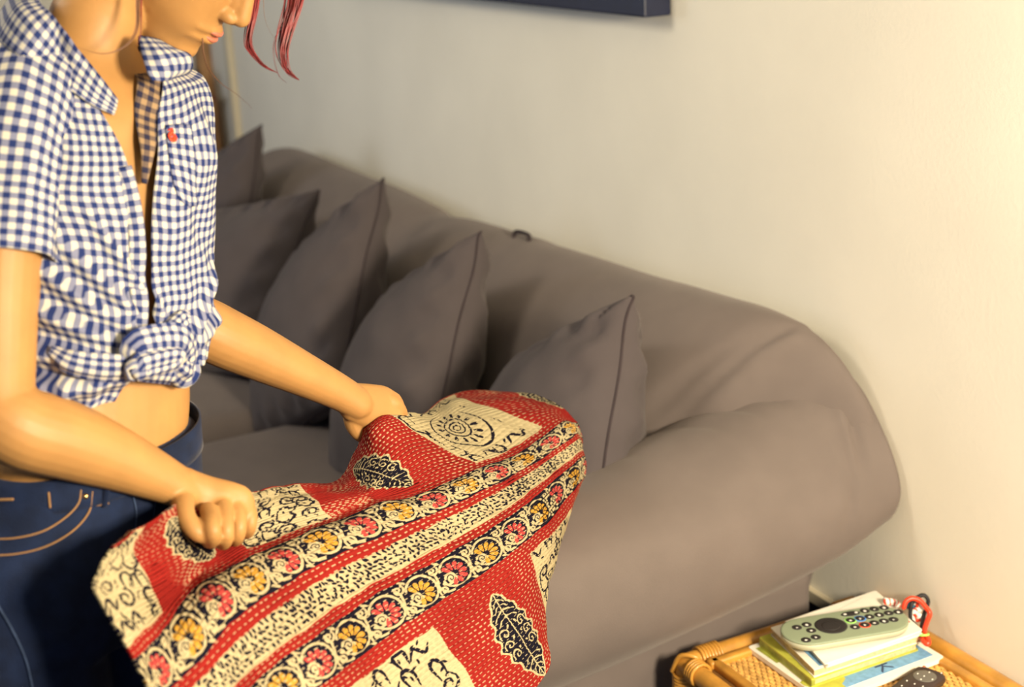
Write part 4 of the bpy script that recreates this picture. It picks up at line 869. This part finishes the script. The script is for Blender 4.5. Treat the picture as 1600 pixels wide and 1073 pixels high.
# button placket edge down the front, and the inside of the open left front, its shade mixed into the tan
def ribbon(name, pts, w, m, nrmdir, res=50, wv=0, uvs=1, parent=sh, th=.0012):
    P = cr([p for p in pts], res); Wd = np.interp(np.linspace(0, 1, res), np.linspace(0, 1, len(w)), w) if hasattr(w, '__len__') else np.full(res, w); T = np.gradient(P, axis=0); G = []; U = []; L = 0; off = np.linspace(-1, 1, 9)
    for i, (p, t) in enumerate(zip(P, T)):
        if i: L += np.linalg.norm(P[i]-P[i-1])
        s = nrm(np.cross(nrmdir, t)); nd = nrm(nrmdir); G.append([p+s*o_*Wd[i]+nd*(.0015*(1-o_**2)+wv*math.sin(i*.5+o_*2)) for o_ in off]); U.append([(o_*Wd[i]+.003, L) for o_ in off])
    mb = MB(); mb.grid(np.array(G), uv=np.array(U)); o = mb.build(name, m, parent, uv=True); solidify(o, th, 0); return o
DV = nrm(FW*.8+TC*.5)
edgeL = [G[i, 0] for i in range(46, NR-14, 10)]; edgeR = [G[i, -1] for i in range(46, NR-14, 10)]
ribbon('placket', [p+FW*.0025-LF*.008 for p in edgeR], .009, M['ging'], DV, wv=.0008)
ribbon('placket_inside', [G[i, 0]-LF*.011-FW*.004 for i in range(2, 60, 6)], [.018, .019, .020, .018, .016, .013, .010, .007, .005, .003], M['ging_shade'], DV)
# collar: two folded leaves
def leafc(name, rows, label=None):
    A = np.array([[(at(*p) if len(p) == 3 else ons(p[0], p[1], p[3], (TS, TBd) if p[2] else (TS,))) for p in r] for r in rows]); A = cr(A, 26); A = cr(A.transpose(1, 0, 2), 14).transpose(1, 0, 2)
    l1 = np.concatenate([[0], np.cumsum(np.linalg.norm(np.diff(A[:, 5], axis=0), axis=1))]); l2 = np.concatenate([[0], np.cumsum(np.linalg.norm(np.diff(A[10], axis=0), axis=1))])
    uv = np.stack([np.broadcast_to(l1[:, None], (26, 14)), np.broadcast_to(l2[None, :], (26, 14))], -1); mb = MB(); mb.grid(A, uv=uv); o = mb.build(name, M['ging'], sh, uv=True); solidify(o, .002, 0); return o
# right leaf runs from behind the neck over the near shoulder to the opening
leafc('collar', [[(58, -18, 1.60), (20, -6, 1.60), (-6, 30, 1.58)], [(62, 4, 1.555), (30, 14, 1.53), (0, 62, 1.52)], [(84, 26, 1.530), (62, 52, 1.505), (34, 92, 1.497)], [(108, 58, 1.520), (94, 88, 1, .018), (76, 118, 1, .008)], [(134, 92, 1, .014), (124, 116, 1, .016), (112, 142, 1, .006)], [(160, 124, 1, .010), (152, 144, 1, .013), (144, 164, 1, .005)], [(184, 156, 1, .007), (182, 168, 1, .008), (178, 180, 1, .005)]])
# left leaf
leafc('collar', [[(216, 58, 1.575), (230, 58, 1.575), (248, 62, 1.59)], [(220, 76, 1.56), (246, 76, 1.560), (274, 76, 1.59)], [(224, 94, 1.552), (256, 92, 1.556), (297, 86, 1.60)], [(230, 112, 1.548), (262, 112, 1.560), (299, 108, 1.61)], [(238, 126, 1.55), (260, 126, 1.565), (276, 120, 1.60)]])
# near sleeve
def sleeve(pts, f0=0, n=40):
    P = cr([at(*p[:3]) for p in pts], 44); r = cr([(p[3], p[4]) for p in pts], 44); T = np.gradient(P, axis=0); G = []; U = []; L = 0
    for i in range(44):
        if i: L += np.linalg.norm(P[i]-P[i-1])
        t = nrm(T[i]); X = nrm(np.cross(TC, t)); Y = np.cross(t, X); q = np.linspace(0, 2*math.pi, n+1); rr = 1+.03*np.sin(q*5+i*.12)+.02*np.sin(q*9-i*.2)
        G.append(P[i]+np.outer(np.cos(q)*r[i, 0]*rr, X)+np.outer(np.sin(q)*r[i, 1]*rr, Y)); U.append(np.stack([q*.055, np.full(n+1, L)], 1))
    G = np.array(G); G = G+(.004*vnoise(G*np.array([1, 1, .6]), 30, 41))[..., None]*nrm(TC); mb = MB(); mb.grid(G, uv=np.array(U)); o = mb.build('sleeve', M['ging'], sh, uv=True); solidify(o, .0014, 0); return o
sleeve([(62, 104, 1.60, .052, .050), (44, 124, 1.575, .062, .060), (26, 170, 1.54, .066, .063), (12, 240, 1.515, .064, .061), (3, 330, 1.50, .061, .058), (-3, 409, 1.488, .060, .056)])
sleeve([(196, 98, 1.63, .036, .036), (214, 118, 1.655, .044, .044), (228, 150, 1.69, .050, .052), (236, 200, 1.72, .050, .054), (246, 290, 1.75, .047, .050), (252, 380, 1.76, .045, .048)])
# chest pocket with its small red emblem
leafc('chest_pocket', [[(258, 196, 0, .003), (280, 194, 0, .003), (298, 195, 0, .003)], [(263, 235, 0, .003), (284, 238, 0, .004), (304, 242, 0, .003)], [(270, 280, 0, .003), (290, 285, 0, .004), (306, 292, 0, .003)], [(280, 312, 0, .002), (294, 322, 0, .003), (308, 322, 0, .002)]])
mb = MB(); mb.tube([ons(x, y, .006) for x, y in ((264, 203), (269, 201), (270, 207), (265, 212), (268, 218), (273, 216), (272, 211))], [(.0022, .001), (.0030, .001), (.0028, .001), (.0034, .001), (.0040, .001), (.0030, .001), (.002, .001)], 8, res=24); o = mb.build('emblem', M['red_cord'], sh); o['label'] = 'small red stitched emblem'
# knotted front tails
def roll(name, pts, r, seed=0, n=26, res=60, flat=.6):
    P = cr([ons(x, y, max(.002, 1.492-D)) for x, y, D in pts], res); rr = np.interp(np.linspace(0, 1, res), np.linspace(0, 1, len(r)), r); T = np.gradient(P, axis=0); G = []; U = []; L = 0
    for i in range(res):
        if i: L += np.linalg.norm(P[i]-P[i-1])
        t = nrm(T[i]); X = nrm(np.cross(DV, t)); Y = np.cross(t, X); q = np.linspace(0, 2*math.pi, n+1); k = 1+.10*np.sin(q*4+seed+i*.05)+.07*np.sin(q*7+seed*2)
        G.append(P[i]+np.outer(np.cos(q)*rr[i]*k, X)+np.outer(np.sin(q)*rr[i]*flat*k, Y)); U.append(np.stack([q*.018, np.full(n+1, L)], 1))
    mb = MB(); mb.grid(np.array(G), uv=np.array(U))
    for e in (0, res-1):
        c = len(mb.v); mb.v.append(np.array(G[e]).mean(0)); mb.u.append((0, L))
        for j in range(n): mb.f.append([c, e*(n+1)+j, e*(n+1)+j+1])
    return mb.build(name, M['ging'], sh, uv=True)
roll('knot', [(232, 556, 1.480), (252, 540, 1.470), (270, 534, 1.472), (284, 546, 1.482), (286, 564, 1.486), (280, 580, 1.488), (268, 580, 1.474), (258, 566, 1.464), (272, 556, 1.458), (284, 566, 1.462)], [.012, .017, .019, .018, .016, .015, .014, .013, .012, .007], 1)
roll('knot', [(196, 570, 1.486), (225, 570, 1.478), (250, 570, 1.466), (268, 562, 1.458), (276, 552, 1.462)], [.010, .012, .013, .013, .009], 4)
roll('shirt_tail', [(268, 562, 1.466), (278, 576, 1.470), (286, 582, 1.482), (292, 574, 1.488), (294, 556, 1.49)], [.010, .015, .018, .016, .010], 2)
roll('shirt_tail', [(262, 540, 1.474), (270, 516, 1.482), (286, 498, 1.492), (296, 496, 1.497)], [.011, .013, .011, .004], 3)
roll('shirt_tail', [(78, 548, 1.49), (110, 566, 1.488), (160, 574, 1.485), (215, 574, 1.480), (252, 572, 1.472)], [.006, .012, .014, .013, .010], 6)

# ---- jeans
jn = MB(); HPX = [(690, 133, .130, .090), (740, 130, .140, .092), (800, 124, .148, .094), (860, 118, .150, .094), (930, 112, .148, .092), (990, 110, .13, .08)]
jn.rings(cr(np.array([ring(at(p[1], p[0], 1.62), p[2], p[3], p=2.4) for p in HPX]), 24))
def leg(sd):
    h = at(112, 880, 1.62)+LF*sd*.070; P = [h+UP*.02, h-UP*.10+FW*.012, h-UP*.25+FW*.02, h*[1, 1, 0]+UP*.50+FW*.03, h*[1, 1, 0]+UP*.44+FW*.028, h*[1, 1, 0]+UP*.28+FW*.0, h*[1, 1, 0]+UP*.085+FW*-.01]
    jn.tube(P, [.080, .078, .070, .058, .056, .054, .044], 28, res=50)
    mb = MB(); b0 = P[-1]*[1, 1, 0]; mb.tube([b0-FW*.05+UP*.042, b0+FW*.03+UP*.040, b0+FW*.11+UP*.030, b0+FW*.17+UP*.022], [(.036, .036), (.038, .036), (.042, .028), (.034, .02)], 20, res=24); mb.build('shoe', M['navy_cloth'], person)
leg(1); leg(-1)
jeans = remesh(jn, 'jeans', M['denim'], .006, person, smooth=6)
# the waist is open: the torso passes through it; band, belt loops, pocket seams and rivet
wb = np.array([ring(at(133+(r-690)*.08, r+0*1., 1.62), .1335, .0930, p=2.4, n=96) for r in (674, 690, 706, 722)])
mb = MB(); wb[:, :, 2] += .012*np.cos(np.linspace(0, 2*math.pi, 96, endpoint=False))[None, :]*-1; mb.grid(wb, cv=True); o = mb.build('waistband', M['denim'], jeans); solidify(o, .003, 0)
def on_front(x, y, D): return at(x, y, D)
def seam(name, pts, m='thread', r=.0011, par=jeans): mb = MB(); mb.tube(cr([at(*p) for p in pts], 30), r, 6); return mb.build(name, M[m], par)

# denim details measured on the front of the hip
from mathutils.bvhtree import BVHTree
bpy.context.view_layer.update()
bv = BVHTree.FromPolygons([v.co.copy() for v in jeans.data.vertices], [tuple(p.vertices) for p in jeans.data.polygons])
def onj(x, y, lift=.0012):
    w = CM@np.array([x-800, -(y-536.5), -FPX]); w = w/np.linalg.norm(w); hit = bv.ray_cast(Vector(CP), Vector(w))
    if hit[0] is None: return at(x, y, 1.52)
    return np.array(hit[0])+np.array(hit[1])*lift
def jseam(name, pts, m='thread', r=.0010):
    pts = cr(np.array(pts, float), 26); mb = MB(); mb.tube([onj(x, y) for x, y in pts], r, 6); return mb.build(name, M[m], jeans)
jseam('pocket_seam', [(-30, 868), (20, 866), (70, 854), (112, 830), (138, 800), (144, 768)])
jseam('pocket_seam', [(-30, 842), (20, 841), (66, 830), (102, 808), (122, 786), (126, 766)])
jseam('coin_pocket_seam', [(-30, 782), (20, 780)], r=.0016); jseam('coin_pocket_seam', [(76, 770), (78, 792)], r=.0012)
mb = MB(); mb.ball(onj(133, 775, .001), (.0035, .0035, .0035)); mb.build('rivet', M['brass'], jeans)
P = [onj(160, 735, .003), onj(163, 760, .005), onj(160, 788, .003)]; mb = MB(); mb.tube(cr(np.array(P), 14), [(.0045, .0015)]*14, 8, up=tuple(TC)); lp = mb.build('belt_loop', M['denim'], jeans)
jseam('belt_loop_stitch', [(150, 789), (168, 786)], r=.0012)
jseam('side_seam', [(-6, 940), (20, 985), (40, 1030), (52, 1080)], 'denim2', r=.0014)
jseam('fly_seam', [(246, 760), (240, 800), (236, 850)], 'denim2')
jseam('front_crease', [(206, 770), (212, 800), (210, 830)], 'denim2')
